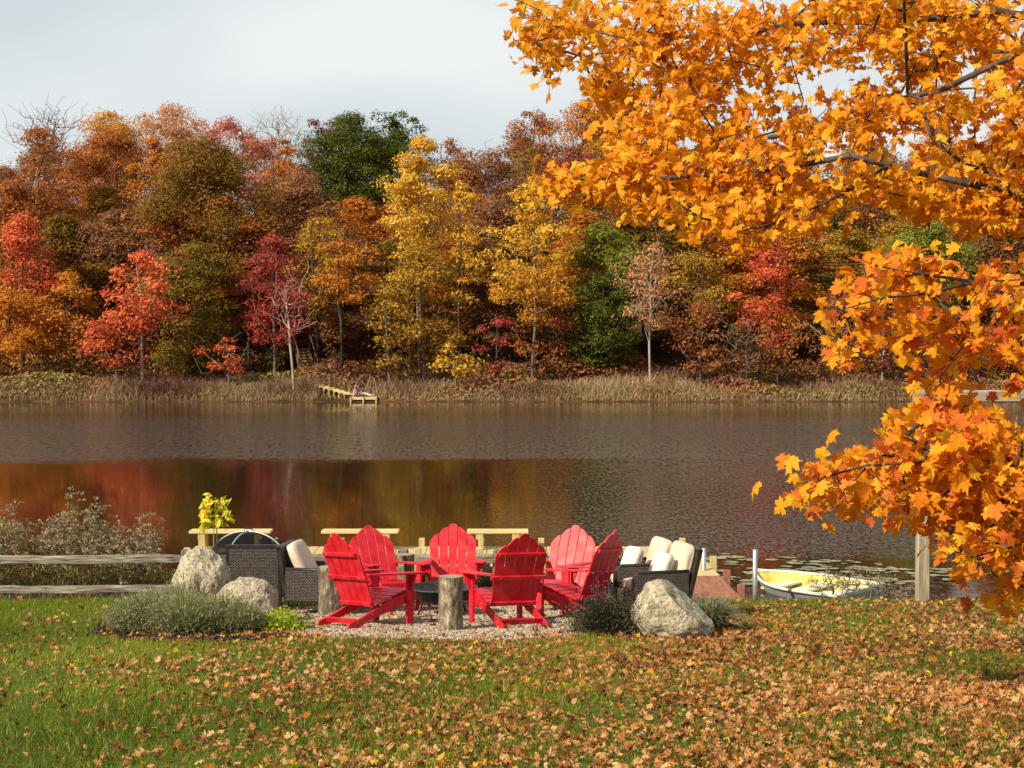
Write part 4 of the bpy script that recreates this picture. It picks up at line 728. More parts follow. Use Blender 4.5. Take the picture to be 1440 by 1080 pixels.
# ------------------------------------------------------------------ dock with benches
NEWW = wood_mat('new_yellow_pine', [(.50, .36, .13), (.66, .50, .22), (.76, .62, .32)], 3, 0, .7, 18, .2); NEWV = wood_mat('new_pine_post', [(.46, .34, .13), (.66, .50, .24)], 3, 2, .7, 18, .2); REDW = wood_mat('old_red_board', [(.22, .085, .05), (.38, .17, .10)], 3, 1, .8)
DY0, DY1 = 24.2, 25.15; DZ = P(700, 780, DY0).z
dk = empty('dock', (P(620, 776, DY0).x, DY0, 0), 'pale new pine dock lying parallel to the shore', 'dock'); ox = dk.location.x
x0, x1 = P(266, 776, DY0).x-ox, P(972, 776, DY0).x-ox
bm = bmesh.new(); n = int((x1-x0)/.145)
for i in range(n): add_box(bm, (.138, DY1-DY0, .035), T((x0+(i+.5)*(x1-x0)/n, (DY1-DY0)/2, DZ-.018), (0, 0, 0)), .003)
bm_obj('deck_boards', bm, NEWV, dk)
bm = bmesh.new(); add_box(bm, (x1-x0+.04, .045, .15), T(((x0+x1)/2, -.026, DZ-.09)), .004); add_box(bm, (x1-x0+.04, .045, .15), T(((x0+x1)/2, DY1-DY0+.026, DZ-.09)), .004); bm_obj('rim_board', bm, NEWW, dk)
for px in (265, 372, 470, 588, 675, 763, 868, 881, 970):
    for yy in ((-.1, DY1-DY0+.1) if px not in (881,) else (-.1,)):
        bm = bmesh.new(); xx = P(px, 776, DY0).x-ox; bar(bm, (xx, yy, -1.2), (xx, yy, DZ+.11), .09, .09, up=(0, 1, 0), bev=.006); bm_obj('piling', bm, NEWV, dk)
for j, (a, b) in enumerate(((268, 382), (453, 561), (657, 743))):
    yb = 24.85; xa, xb = P(a, 747, yb).x, P(b, 747, yb).x; zt = P(500, 745, yb).z; e = empty('dock_bench', ((xa+xb)/2, yb, DZ), ['pale pine bench at the left end of the dock, behind the mesh dome', 'pale pine bench on the dock behind the two left red chairs', 'pale pine bench on the dock behind the centre red chair'][j], 'bench', 'benches on the dock'); hw = (xb-xa)/2
    bm = bmesh.new(); add_box(bm, (2*hw, .14, .04), T((0, -.08, zt-DZ-.02)), .005); add_box(bm, (2*hw, .14, .04), T((0, .08, zt-DZ-.02)), .005); bm_obj('seat', bm, NEWW, e)
    for s in (-1, 1):
        for yy in (-.1, .1): bm = bmesh.new(); bar(bm, (s*(hw-.2), yy, 0), (s*(hw-.2), yy, zt-DZ-.04), .07, .07, up=(0, 1, 0)); bm_obj('leg', bm, NEWV, e)
        bm = bmesh.new(); add_box(bm, (.035, .27, .08), T((s*(hw-.147), 0, zt-DZ-.09)), .004); bm_obj('brace', bm, NEWV, e)
# gangway from the bank
gw = empty('gangway', (0, 0, 0), 'boardwalk of pale and reddish planks from the lawn up to the dock', 'boardwalk')
A = Vector((P(1012, 845, 21.7).x, 21.75, .09)); B = Vector((P(955, 805, 24.2).x, 24.1, DZ-.03)); dv = B-A; sd = Vector((dv.y, -dv.x, 0)).normalized(); wd = .62
gw.location = A; nb = 17
for part_i, (m_, r0, r1) in enumerate(((REDW, 0, 9), (NEWV, 9, nb))):
    bm = bmesh.new()
    for i in range(r0, r1): c = dv*((i+.5)/nb); add_box(bm, (wd, dv.length/nb-.008, .032), T(c, (math.atan2(dv.z, math.hypot(dv.x, dv.y)), 0, math.atan2(-dv.x, dv.y))), .003)
    bm_obj(['old_planks', 'new_planks'][part_i], bm, m_, gw)
for s in (-1, 1):
    bm = bmesh.new(); bar(bm, sd*s*wd*.45-Vector((0, 0, .06)), dv+sd*s*wd*.45-Vector((0, 0, .06)), .04, .09); bm_obj('stringer', bm, REDW, gw)
for f, s in ((.12, 1), (.45, 1), (.78, 1), (.5, -1), (.86, -1)):
    bm = bmesh.new(); c = dv*f+sd*s*(wd/2+.05); bar(bm, (c.x, c.y, -1.0), (c.x, c.y, c.z+.13), .09, .09, up=(0, 1, 0)); bm_obj('post', bm, REDW if f < .5 else NEWV, gw)
for (px, t0, y, lab) in ((990, 771, 23.3, 'thin galvanised pipe standing beside the boardwalk'), (1062, 773, 21.95, 'galvanised pipe standing at the bow of the rowboat')):
    q = P(px, t0, y); bm = bmesh.new(); lathe(bm, [(.001, -.5), (.031, -.5), (.031, q.z), (.026, q.z+.003), (.024, q.z-.02), (.001, q.z-.02)], 16); tag(bm_obj('pipe_post', bm, STEEL, None, True, (q.x, y, 0)), lab, 'post', 'galvanised pipes by the dock')
# ------------------------------------------------------------------ rowboat
HULL = noise_mat('boat_aluminium', [(.42, .43, .42), (.60, .61, .60)], 5, rough=.4, metal=.3, bump=.1); INY = noise_mat('boat_yellow_inside', [(.40, .32, .07), (.62, .50, .12), (.72, .62, .26)], 6, rough=.7, pos=[.35, .5, .68]); SEATM = noise_mat('boat_thwart', [(.70, .68, .42), (.82, .80, .58)], 6, rough=.6); RIMM = noise_mat('boat_gunwale', [(.45, .43, .36), (.76, .74, .66)], 14, rough=.5)
bt = empty('rowboat', (0, 0, 0), 'small pale rowboat with yellow inside, pulled up on the bank', 'boat')
def sec(u, inset=0):   # u 0 stern .. 1 bow; returns (halfbeam, bottom half, keel z, gunwale z)
    hb = .54*(1-.10*(1-u)**2)*(1-max(0, (u-.45)/.55)**2.2); hb = max(hb, .03); return hb-inset, (hb*.72 if u < .97 else hb*.3)-inset*.8, .04+.30*max(0, (u-.6)/.4)**2+inset, .30+.09*u**3
LB = 2.1
def shell(inset):
    rows = []
    for i in range(25):
        u = i/24; hb, hbb, zk, zgw = sec(u, inset); x = (u-.5)*LB*(1-inset*.8); sidz = zk+.04
        rows.append([(x, -hb, zgw), (x, -(hb+hbb)/2-.01, (zgw+sidz)/2), (x, -hbb, sidz), (x, 0, zk), (x, hbb, sidz), (x, (hb+hbb)/2+.01, (zgw+sidz)/2), (x, hb, zgw)])
    return rows
def shell_obj(rows, m_, name, par):
    bm = bmesh.new(); R = [[bm.verts.new(p) for p in r] for r in rows]
    for a, b in zip(R, R[1:]):
        for k in range(6): bm.faces.new((a[k], a[k+1], b[k+1], b[k]))
    bm.faces.new(R[0]); bm.faces.new(R[-1][::-1]); return bm_obj(name, bm, m_, par, False)
shell_obj(shell(0), HULL, 'hull', bt); shell_obj(shell(.025), INY, 'inner_skin', bt)
o_, i_ = shell(0), shell(.03)
for s in (0, 6): bm = bmesh.new(); tube_path(bm, [(r[s][0], r[s][1], r[s][2]+.006) for r in o_], .022, 8); bm_obj('gunwale', bm, RIMM, bt, True)
bm = bmesh.new(); add_box(bm, (.04, .94, .06), T((-LB/2+.01, 0, .30)), .008); bm_obj('transom_cap', bm, RIMM, bt)
for u in (.2, .5, .76):
    hb = sec(u)[0]; bm = bmesh.new(); add_box(bm, (.24, 1.72*hb-.04, .03), T(((u-.5)*LB, 0, .235)), .005); add_box(bm, (.03, 1.2*hb, .14), T(((u-.5)*LB, 0, .15)), .004); bm_obj('thwart', bm, SEATM, bt)
bt.scale = (.9, .92, 1); bm = bmesh.new(); add_box(bm, (LB*.62, .62, .02), T((-.22, 0, .165)), .004); bm_obj('floor_board', bm, SEATM, bt)
bt.location = (P(1137, 830, 22.9).x, 22.85, -.15); bt.rotation_euler = (Matrix.Rotation(math.radians(128), 4, 'Z') @ Matrix.Rotation(math.radians(-5), 4, 'X') @ Matrix.Rotation(math.radians(1), 4, 'Y')).to_euler()
# ------------------------------------------------------------------ swing frame
POSTW = wood_mat('swing_timber', [(.20, .15, .10), (.36, .29, .20), (.50, .42, .31)], 3, 2, .8, 14, .4); BEAMW = wood_mat('swing_beam', [(.20, .16, .11), (.38, .31, .22), (.52, .44, .33)], 3, 0, .8, 14, .4)
sw = empty('timber_swing_stand', (G(1304, 848).x, 21.4, gz(21.4)), 'weathered timber swing frame with a post and crossbeam on the right of the lawn', 'swing frame')
zt = P(1304, 546, 21.4).z-gz(21.4)
for dx in (0, 2.6): bm = bmesh.new(); bar(bm, (dx, 0, -.1), (dx, 0, zt), .15, .15, up=(0, 1, 0), bev=.008); bm_obj('post', bm, POSTW, sw)
bm = bmesh.new(); bar(bm, (-.16, -.125, zt-.09), (2.9, -.125, zt-.09), .09, .14, bev=.006); bm_obj('crossbeam', bm, BEAMW, sw)
for dx in (.42, 2.18): bm = bmesh.new(); bar(bm, (dx-.38 if dx < 1 else dx+.38, 0, zt-.55), (dx if dx < 1 else dx, 0, zt-.18), .07, .07); bm_obj('brace', bm, POSTW, sw)
se = empty('hanging_bench', (sw.location.x, 21.28, gz(21.28)), 'black swing bench hanging on chains from the timber frame', 'swing')
def chain(bm, a, b):
    a, b = Vector(a), Vector(b); n = int((b-a).length/.055); d = (b-a)/n
    for i in range(n):
        c = a+d*(i+.5); ang = (i % 2)*PI/2; u = Vector((math.cos(ang), math.sin(ang), 0)); pts = [c+d*.62*math.cos(t)+u*.014*math.sin(t) for t in np.linspace(0, 2*PI, 11)]; tube_path(bm, pts, .0042, 5, False)
BLK = noise_mat('black_paint', [(.012, .012, .012), (.035, .033, .03)], 10, rough=.45)
for dx in (.45, 1.95): bm = bmesh.new(); chain(bm, (dx, 0, zt-.17), (dx, 0, .62)); bm_obj('chain', bm, STEEL, se)
bm = bmesh.new()
for k in range(6): add_box(bm, (1.55, .07, .02), T((1.2, -.2+k*.085, .42+.012*abs(k-3))), .003)
bm_obj('seat', bm, BLK, se); bm = bmesh.new()
for k in range(5): add_box(bm, (1.55, .02, .07), T((1.2, .27+k*.02, .48+k*.085), (-.2, 0, 0)), .003)
bm_obj('backrest', bm, BLK, se)
for dx in (.45, 1.95): bm = bmesh.new(); bar(bm, (dx, -.22, .62), (dx, .3, .62), .06, .025); bar(bm, (dx, -.2, .42), (dx, -.2, .61), .03, .03, up=(0, 1, 0)); bar(bm, (dx, -.22, .40), (dx, .27, .40), .04, .03); bm_obj('armrest', bm, BLK, se)
# ------------------------------------------------------------------ lily pads
def lilies():
    rng = np.random.default_rng(5); n = 330; c = rng.integers(0, 16, n); cx = rng.uniform(2.0, 6.6, 16); cy = rng.uniform(23.4, 26.8, 16); x = cx[c]+rng.normal(0, .42, n); y = cy[c]+rng.normal(0, .22, n); k = 12; V = []
    keep = (y > 22.9) & (x > 1.9); x, y = x[keep], y[keep]; n = len(x); r = rng.uniform(.04, .12, n); a0 = rng.uniform(0, 6.28, n)
    for i in range(k): a = a0+.2+(2*PI-.4)*i/(k-1); V.append(np.stack([x+r*np.cos(a), y+r*np.sin(a), np.full(n, .006)+rng.uniform(0, .006, n)], 1))
    V.append(np.stack([x, y, np.full(n, .004)], 1)); V = np.stack(V, 1).reshape(-1, 3); b = (np.arange(n)*(k+1))[:, None]; Fc = np.concatenate([np.concatenate([b+i, b+i+1, b+k], 1) for i in range(k-1)])
    m = leaf_mat('lily_pad_mat', [(.12, .13, .03), (.24, .24, .07), (.33, .28, .12)], 0, .35, spec=.6); tag(mesh_np('lily_pads', V, Fc, m, attr=np.tile(rng.random(n), k-1)), 'floating lily pads on the shallow water around the rowboat', 'lily pads', kind='stuff')
lilies()
# ------------------------------------------------------------------ garden plants
def arch_grass(name, x, y, n, h, spread, cols, lab, cat, seed, wd=(.004, .009), rbase=.06, group=None, azc=None):
    rng = np.random.default_rng(seed); a = rng.uniform(0, 2*PI, n); rb = rbase*np.sqrt(rng.random(n)); bx = np.stack([rb*np.cos(a), rb*np.sin(a), np.full(n, -.01)], 1)
    H = h*rng.uniform(.55, 1.1, n); sp = spread*rng.uniform(.2, 1.1, n); d = np.stack([np.cos(a+rng.normal(0, .4, n)), np.sin(a+rng.normal(0, .4, n)), np.zeros(n)], 1); K = 6; rows = []
    w_ = rng.uniform(*wd, n)[:, None]; side = np.stack([-d[:, 1], d[:, 0], np.zeros(n)], 1)
    for i in range(K+1):
        t = i/K; c = bx+d*(sp*t**1.6)[:, None]; c[:, 2] += H*(1.55*t-.85*t*t*(.6+.8*sp/spread*.8)); wv = w_*(1-t**2*.9); rows += [c-side*wv, c+side*wv]
    V = np.stack(rows, 1).reshape(-1, 3); b = np.arange(n)*2*(K+1); Fc = np.concatenate([np.stack([b+2*i, b+2*i+1, b+2*i+3, b+2*i+2], 1) for i in range(K)]); o = mesh_np(name, V, Fc, leaf_mat(name+'_mat', cols, .25, .6), attr=np.tile(rng.random(n), K)); o.location = (x, y, gz(y)); tag(o, lab, cat, group); return o
p = G(262, 876); arch_grass('ornamental_grass', p.x, 18.3, 200, .62, .42, [(.16, .17, .06), (.30, .30, .13), (.42, .38, .2)], 'arching pale grass tuft behind the lavender, left of the boulders', 'ornamental grass', 3)
arch_grass('ornamental_grass', P(1000, 870, 17.3).x, 17.35, 900, .40, .36, [(.14, .15, .06), (.27, .27, .13), (.40, .36, .20)], 'drooping grey green grass mound right of the large pale boulder', 'ornamental grass', 4, rbase=.12)
def herb(name, x, y, parts, lab, cat, group=None):
    """parts: list of (part name, V, F, material, attr)"""
    e = empty(name, (x, y, gz(y)), lab, cat, group)
    for pn, V, Fc, m_, at in parts: mesh_np(pn, V, Fc, m_, e, attr=at)
    return e
def leaf_quads(pos, s, rng, asp=.4, upn=.5):
    n = len(pos); u, v, _ = frame_from_normal(rng.normal(0, 1, (n, 3))+np.array([0, 0, upn]), rng.uniform(0, 6.28, n)); s = s[:, None]; V = np.stack([pos-u*s*.5, pos-v*s*asp*.5, pos+u*s*.5, pos+v*s*asp*.5], 1).reshape(-1, 3); return V, np.arange(n*4).reshape(n, 4)
LAVL = leaf_mat('lavender_leaf', [(.16, .17, .05), (.28, .29, .10), (.42, .41, .19)], .3, .8); LAVF = leaf_mat('lavender_flower', [(.22, .17, .17), (.34, .27, .27), (.42, .35, .25)], .1, .9)
def lavender(x, y, r, h, lab, seed, n=2300):
    rng = np.random.default_rng(seed); a = rng.uniform(0, 6.28, n); rr = r*np.sqrt(rng.random(n)); P0 = np.stack([rr*np.cos(a)*.35, rr*np.sin(a)*.35, np.zeros(n)], 1); top = np.stack([rr*np.cos(a), rr*np.sin(a)*.85, h*(1-.45*(rr/r)**2)*rng.uniform(.35, 1.35, n)], 1)
    az = rng.uniform(0, 6.28, n); sd_ = np.stack([np.cos(az), np.sin(az), np.zeros(n)], 1)*.0032; mid = (P0+top)/2+np.array([0, 0, .03])
    V = np.stack([P0-sd_, P0+sd_, mid-sd_, mid+sd_, top-sd_*.5, top+sd_*.5], 1).reshape(-1, 3); b = np.arange(n)*6; Fs = np.concatenate([np.stack([b+2*i, b+2*i+1, b+2*i+3, b+2*i+2], 1) for i in range(2)])
    k = 4; f = rng.uniform(.35, .98, (n, k, 1)); lp = (P0[:, None]*(1-f)+top[:, None]*f).reshape(-1, 3)+rng.normal(0, .008, (n*k, 3)); LV, LF = leaf_quads(lp, rng.uniform(.02, .042, n*k), rng, .22, .3)
    sel = rng.permutation(n)[:n//7]; fp_ = np.repeat(top[sel], 3, 0)+np.tile(np.array([[0, 0, 0], [0, 0, .015], [0, 0, .03]]), (len(sel), 1))+rng.normal(0, .003, (len(sel)*3, 3)); FV, FF = leaf_quads(fp_, rng.uniform(.014, .024, len(fp_)), rng, .6)
    herb('lavender_plant', x, y, [('stems', V, Fs, LAVL, np.tile(rng.random(n), 2)), ('leaves', LV, LF, LAVL, rng.random(len(LF))), ('flowers', FV, FF, LAVF, rng.random(len(FF)))], lab, 'lavender', 'lavender clumps in the mulch bed')
for (px, y, r, h, lab, sd_) in ((205, 17.15, .44, .34, 'leftmost lavender clump in the dark mulch bed', 1), (262, 16.95, .44, .36, 'middle lavender clump, in front of the tall boulder', 2), (318, 17.05, .40, .33, 'right lavender clump touching the yellow green ground cover', 3), (238, 17.75, .44, .36, 'rear lavender clump near the arching grass tuft', 5)):
    lavender(P(px, 880, y).x, y, r, h, lab, sd_)
def mound(name, x, y, rx, ry, h, n, s, m_, lab, cat, seed, asp=.6, extra=None, stems=260, kind=None):
    rng = np.random.default_rng(seed); d = rng.normal(size=(n, 3)); d /= np.linalg.norm(d, axis=1, keepdims=True); d[:, 2] = np.abs(d[:, 2]); rad = rng.uniform(.3, 1.08, n)**.5; lump = 1+.2*np.sin(d[:, 0]*5+seed)+.16*np.sin(d[:, 1]*7+d[:, 0]*4+seed*2)+.1*rng.normal(size=n)
    pos = d*(rad*lump)[:, None]*np.array([rx, ry, h]); LV, LF = leaf_quads(pos, rng.uniform(*s, n), rng, asp); parts = [('leaves', LV, LF, m_, np.clip(.5+.5*np.sin(pos[:, 0]*9+seed)*.5+rng.normal(0, .2, n), 0, 1))]
    if stems: tips = pos[rng.permutation(n)[:stems]]; Vt, Ft = tubes_np(tips*np.array([.15, .15, 0]), tips, np.full(stems, .004), np.full(stems, .0015), 4); parts.append(('stems', Vt, Ft, BARK['dark'], None))
    if extra:
        nm, ne, se_, me_, zmin = extra; sel = pos[(pos[:, 2] > zmin*h)]; sel = sel[rng.integers(0, len(sel), ne)]*1.04; FV, FF = leaf_quads(np.repeat(sel, 4, 0)+rng.normal(0, se_*.3, (ne*4, 3)), np.full(ne*4, se_), rng, .8); parts.append((nm, FV, FF, me_, rng.random(len(FF))))
    return herb(name, x, y, parts, lab, cat)
mound('flowering_shrub', P(862, 880, 16.9).x, 16.95, .40, .34, .40, 9000, (.012, .032), leaf_mat('dark_shrub_leaf', [(.012, .016, .008), (.03, .035, .014), (.065, .05, .02), (.10, .10, .03)], .1, .5), 'dark green bushy shrub with pink flowers left of the large pale boulder', 'shrub', 12)
mound('flowering_shrub', P(838, 850, 17.35).x, 17.4, .24, .2, .48, 1300, (.012, .03), leaf_mat('aster_leaf', [(.04, .05, .02), (.08, .07, .03)], .1, .6), 'wispy stems with small magenta flowers behind the dark shrub', 'shrub', 13, extra=('flowers', 90, .022, leaf_mat('aster_flower', [(.32, .03, .14), (.45, .10, .22)], .2, .7), .4))
YG = leaf_mat('yellow_green_leaf', [(.14, .20, .015), (.30, .38, .02), (.50, .52, .04)], .3, .6)
mound('ground_cover', P(388, 875, 17.35).x, 17.4, .36, .42, .17, 2600, (.02, .05), YG, 'bright yellow green leafy ground cover between boulder and gravel', 'ground cover', 14, stems=0)
mound('ground_cover', P(345, 870, 17.2).x, 17.25, .26, .3, .22, 1800, (.018, .04), leaf_mat('green_cover_leaf', [(.08, .12, .02), (.17, .22, .03), (.30, .32, .05)], .3, .6), 'greener ground cover under the squarish boulder', 'ground cover', 15, stems=0)
mound('green_bush', P(686, 800, 21.3).x, 21.35, .28, .25, .42, 2600, (.02, .045), leaf_mat('fence_bush_leaf', [(.05, .08, .02), (.13, .14, .04), (.26, .22, .10)], .2, .7), 'small green bush by the fence between the centre red chairs', 'shrub', 16)
# dry weeds behind and under the fence
TAN = leaf_mat('dry_plume', [(.20, .15, .06), (.34, .25, .12), (.48, .37, .21), (.62, .51, .34)], .3, .9); WEED = leaf_mat('weed_leaf', [(.10, .095, .02), (.19, .18, .035), (.29, .25, .06), (.33, .22, .08)], .2, .8)
def goldenrod(x, y, h, r, ns, lab, seed):
    rng = np.random.default_rng(seed); A_, B_, RA, RB = [], [], [], []; lp, fp_ = [], []
    for i in range(ns):
        a = rng.uniform(0, 6.28); q = math.sqrt(rng.random()); bx = np.array([math.cos(a)*r*q*.6, math.sin(a)*r*q*.5, 0]); H = h*rng.uniform(.62, 1.05)*(1-.35*q*q); tip = np.array([math.cos(a)*r*q*1.1+rng.normal(0, .05), math.sin(a)*r*q, H]); prev = bx
        for t in np.linspace(.2, 1, 5): c = bx*(1-t)+tip*t+rng.normal(0, .008, 3); A_.append(prev); B_.append(c); RA.append(.0045*(1.1-t*.7)); RB.append(.0045*(1-t*.7)); prev = c
        for _ in range(34): t = rng.uniform(.1, .8); lp.append(bx*(1-t)+tip*t+rng.normal(0, .04, 3))
        for _ in range(8):
            t = rng.uniform(.66, 1.0); b0 = bx*(1-t)+tip*t; az = rng.uniform(0, 6.28); ln = .16*(1.25-t)+.07; prev = b0
            for s in np.linspace(.2, 1, 5):
                c = b0+np.array([math.cos(az)*ln*s, math.sin(az)*ln*s, ln*(.95*s-.75*s*s)]); A_.append(prev); B_.append(c); RA.append(.0018); RB.append(.0015); prev = c
                for _ in range(3): fp_.append(c+rng.normal(0, .009, 3)+np.array([0, 0, .008]))
    Vt, Ft = tubes_np(A_, B_, RA, RB, 4); lp, fp_ = np.array(lp), np.array(fp_); LV, LF = leaf_quads(lp, rng.uniform(.04, .09, len(lp)), rng, .2); FV, FF = leaf_quads(fp_, rng.uniform(.018, .038, len(fp_)), rng, .6)
    herb('goldenrod_plant', x, y, [('stems', Vt, Ft, BARK['grey'], None), ('leaves', LV, LF, WEED, rng.random(len(LF))), ('seed_heads', FV, FF, TAN, rng.random(len(FF)))], lab, 'weed plant', 'dry goldenrod behind the fence')
for (px, y, top, r, ns, lab, s) in ((-40, 22.9, 690, .55, 20, 'dry goldenrod cut by the left frame edge, behind the fence', 1), (15, 22.6, 700, .3, 14, 'dry goldenrod second from the left behind the fence', 2), (60, 22.8, 716, .28, 12, 'short dry goldenrod between the two bigger clumps behind the fence', 3), (108, 22.7, 686, .42, 22, 'tallest dry goldenrod clump behind the fence', 4), (140, 22.6, 715, .36, 18, 'dry goldenrod leaning right of the tallest clump', 5), (205, 22.8, 710, .24, 14, 'pinkish dry goldenrod nearest the yellow sapling', 6), (178, 22.5, 745, .35, 14, 'low dry goldenrod left of the pinkish one', 7)):
    q = P(px, top, y); goldenrod(q.x, y, q.z-gz(y), r, int(ns*1.7), lab, s)
def weeds():
    rng = np.random.default_rng(77); n = 9000; x = rng.uniform(-7.5, -3.3, n); y = rng.uniform(21.75, 23.1, n); x2 = rng.uniform(-3.4, 1.3, 1500); y2 = rng.uniform(21.8, 22.9, 1500); x = np.concatenate([x, x2]); y = np.concatenate([y, y2]); n = len(x)
    P0 = np.stack([x, y, np.interp(y, TY, TZ)-.02], 1); h = rng.uniform(.08, .42, n)*np.where(y < 22.2, .42, 1.15)*np.where(x > -3.3, .5, 1); V, Fc = blades(P0, h, rng.uniform(.004, .010, n), rng.uniform(.1, .8, n), rng, 1, 2)
    tag(mesh_np('bank_weeds', V, Fc, leaf_mat('bank_weed_mat', [(.07, .05, .025), (.14, .11, .04), (.24, .17, .08), (.36, .27, .15)], .2, .8), attr=np.tile(rng.random(n), 3)), 'tangled brown weeds along the bank under the fence', 'weeds', kind='stuff')
    n = 14000; x = rng.uniform(-7.5, -3.2, n); y = rng.uniform(22.3, 23.2, n); z = rng.random(n)*(.55+.2*lnoise(x, y, 2, 3)); pos = np.stack([x, y, np.interp(y, TY, TZ)+z], 1); V, Fc = leaf_quads(pos, rng.uniform(.03, .08, n), rng, .3)
    tag(mesh_np('bank_brush', V, Fc, WEED, attr=rng.random(n)), 'dense leafy brush behind the left part of the fence', 'brush', kind='stuff')
weeds()
def twig_bush(name, x, y, h, r, n, lab, cat, seed, leaves=200):
    rng = np.random.default_rng(seed); a = rng.uniform(0, 6.28, n); q = np.sqrt(rng.random(n)); tips = np.stack([np.cos(a)*r*q, np.sin(a)*r*q*.7, h*rng.uniform(.45, 1.05, n)*(1-.4*q)], 1)
    nd, pa, _ = grow([(i*.03-.09, 0, 0) for i in range(7)], [-1]*7, tips, up_pen=.8, rng=rng); Vt, Ft = skeleton_mesh(nd, pa, .0022, .4, 4, .012); pos = nd[rng.integers(7, len(nd), leaves)]+rng.normal(0, .02, (leaves, 3)); LV, LF = leaf_quads(pos, rng.uniform(.012, .035, leaves), rng, .7)
    return herb(name, x, y, [('twigs', Vt, Ft, BARK['grey'], None), ('leaves', LV, LF, TAN, rng.random(leaves)*.6)], lab, cat)
twig_bush('dry_bush', P(1172, 830, 21.85).x, 21.9, .46, .33, 150, 'dry twiggy bush with seed heads in front of the rowboat stern', 'bush', 1, 320)
twig_bush('dry_bush', P(1215, 830, 22.0).x, 22.05, .50, .42, 150, 'brown twiggy bush between the rowboat and the timber post', 'bush', 2, 380)
twig_bush('dry_bush', P(1262, 835, 22.2).x, 22.2, .30, .36, 110, 'low tangle of dead stems left of the timber post', 'bush', 3, 60)
twig_bush('dry_bush', P(932, 780, 21.4).x, 21.5, .78, .14, 50, 'curled dry weed between the two cream back cushions', 'bush', 4, 240)
# yellow sapling
def sapling():
    x, y = P(301, 770, 21.2).x, 21.2; zt = P(303, 697, y).z-gz(y); z0 = P(303, 742, y).z-gz(y); rng = np.random.default_rng(2); n = 40; c = np.array([0.01, 0, (zt+z0)/2-.02]); d = rng.normal(size=(n, 3)); d /= np.linalg.norm(d, axis=1, keepdims=True); tips = c+d*np.array([.21, .15, .21])*rng.uniform(.55, 1.1, (n, 1))
    stem = [(-.01+.01*i/8, 0, z0*i/8*1.02) for i in range(9)]; stem2 = [(.035-.005*i/8, .03, z0*i/8*1.0) for i in range(9)]
    nd, pa, ti = grow(stem+stem2, [-1]+list(range(8))+[-1]+list(range(9, 17)), tips, up_pen=.7, rng=rng); Vt, Ft = skeleton_mesh(nd, pa, .002, .38, 6, .011)
    e = empty('sapling', (x, y, gz(y)), 'young sapling with bright yellow leaves beside the mesh dome', 'sapling'); mesh_np('trunk', Vt, Ft, BARK['pale'], e, smooth=True)
    pos = np.repeat(tips, 4, 0)+rng.normal(0, .024, (n*4, 3)); nrm = rng.normal(0, .7, (n*4, 3))+np.array([-.3, -.9, .5]); u, v, w_ = frame_from_normal(nrm, rng.uniform(0, 6.28, n*4)); s = rng.uniform(.035, .065, n*4)[:, None]
    V = np.stack([pos-v*s, pos+u*s*.42-v*s*.1, pos+u*s*.3+v*s*.45-w_*s*.1, pos+v*s*1.15-w_*s*.3, pos-u*s*.3+v*s*.45-w_*s*.1, pos-u*s*.42-v*s*.1], 1).reshape(-1, 3)
    mesh_np('leaves', V, np.arange(n*24).reshape(n*4, 6), leaf_mat('sapling_leaf', [(.60, .34, .01), (.75, .60, .02), (.60, .62, .03), (.85, .70, .04)], .35, .5), e, attr=rng.random(n*4))
sapling()
# ------------------------------------------------------------------ far dock, stairs, person
fd = empty('far_dock', (P(511, 560, 88.3).x, 88.6, 0), 'small pale wooden landing on the far shore with the seated person', 'dock'); zf = P(511, 558.5, 88.3).z
bm = bmesh.new()
for i in range(9): add_box(bm, (.145, 1.1, .05), T((-.62+i*.155, .3, zf-.025)), .004)
bm_obj('deck_boards', bm, NEWV, fd); bm = bmesh.new(); add_box(bm, (1.42, .05, .12), T((0, -.276, zf-.075)), .004); bm_obj('rim_board', bm, NEWW, fd)
for xx in (-.66, .0, .66): bm = bmesh.new(); bar(bm, (xx, -.33, -.5), (xx, -.33, zf), .08, .08, up=(0, 1, 0)); bm_obj('piling', bm, NEWV, fd)
ww = empty('plank_walkway', (P(497, 556, 88.9).x, 88.9, 0), 'stepped pale plank walkway climbing from the far landing into the reeds', 'walkway')
for i in range(7):
    q = P(491-i*7.2, 554-i*2.05, 89.0+i*.42); bm = bmesh.new(); add_box(bm, (.62, .50, .07), T((q.x-ww.location.x, q.y-88.9, q.z)), .005); s = bm_obj('tread', bm, NEWW, ww)
    for sx_ in (-.24, .24): bm = bmesh.new(); bar(bm, (q.x-ww.location.x+sx_, q.y-88.9-.2, -.3), (q.x-ww.location.x+sx_, q.y-88.9-.2, q.z-.035), .06, .06, up=(0, 1, 0)); bm_obj('leg', bm, NEWV, s)
STW = wood_mat('old_stair_wood', [(.16, .09, .04), (.30, .18, .08)], 3, 0)
st = empty('hillside_stairs', (P(438, 528, 95).x, 95, gz(95)), 'brown wooden stairs climbing the far bank left of the landing', 'stairs'); tp = P(424, 490, 100); dvs = tp-Vector(st.location)
for s in (-.42, .42): bm = bmesh.new(); bar(bm, (s, 0, -.05), (dvs.x+s, dvs.y, dvs.z-.05), .06, .2); bm_obj('stringer', bm, STW, st)
for i in range(12): f = (i+.5)/12; bm = bmesh.new(); add_box(bm, (.8, .34, .12), T(dvs*f+Vector((0, 0, .03))), .005); bm_obj('tread', bm, STW, st)
for s in (-.48, .48):
    bm = bmesh.new(); bar(bm, (s, 0, .85), (dvs.x+s, dvs.y, dvs.z+.85), .05, .09)
    for f in (0, .5, 1): c = dvs*f; bar(bm, (c.x+s, c.y, c.z-.2), (c.x+s, c.y, c.z+.85), .06, .06, up=(0, 1, 0))
    bm_obj('handrail', bm, STW, st)
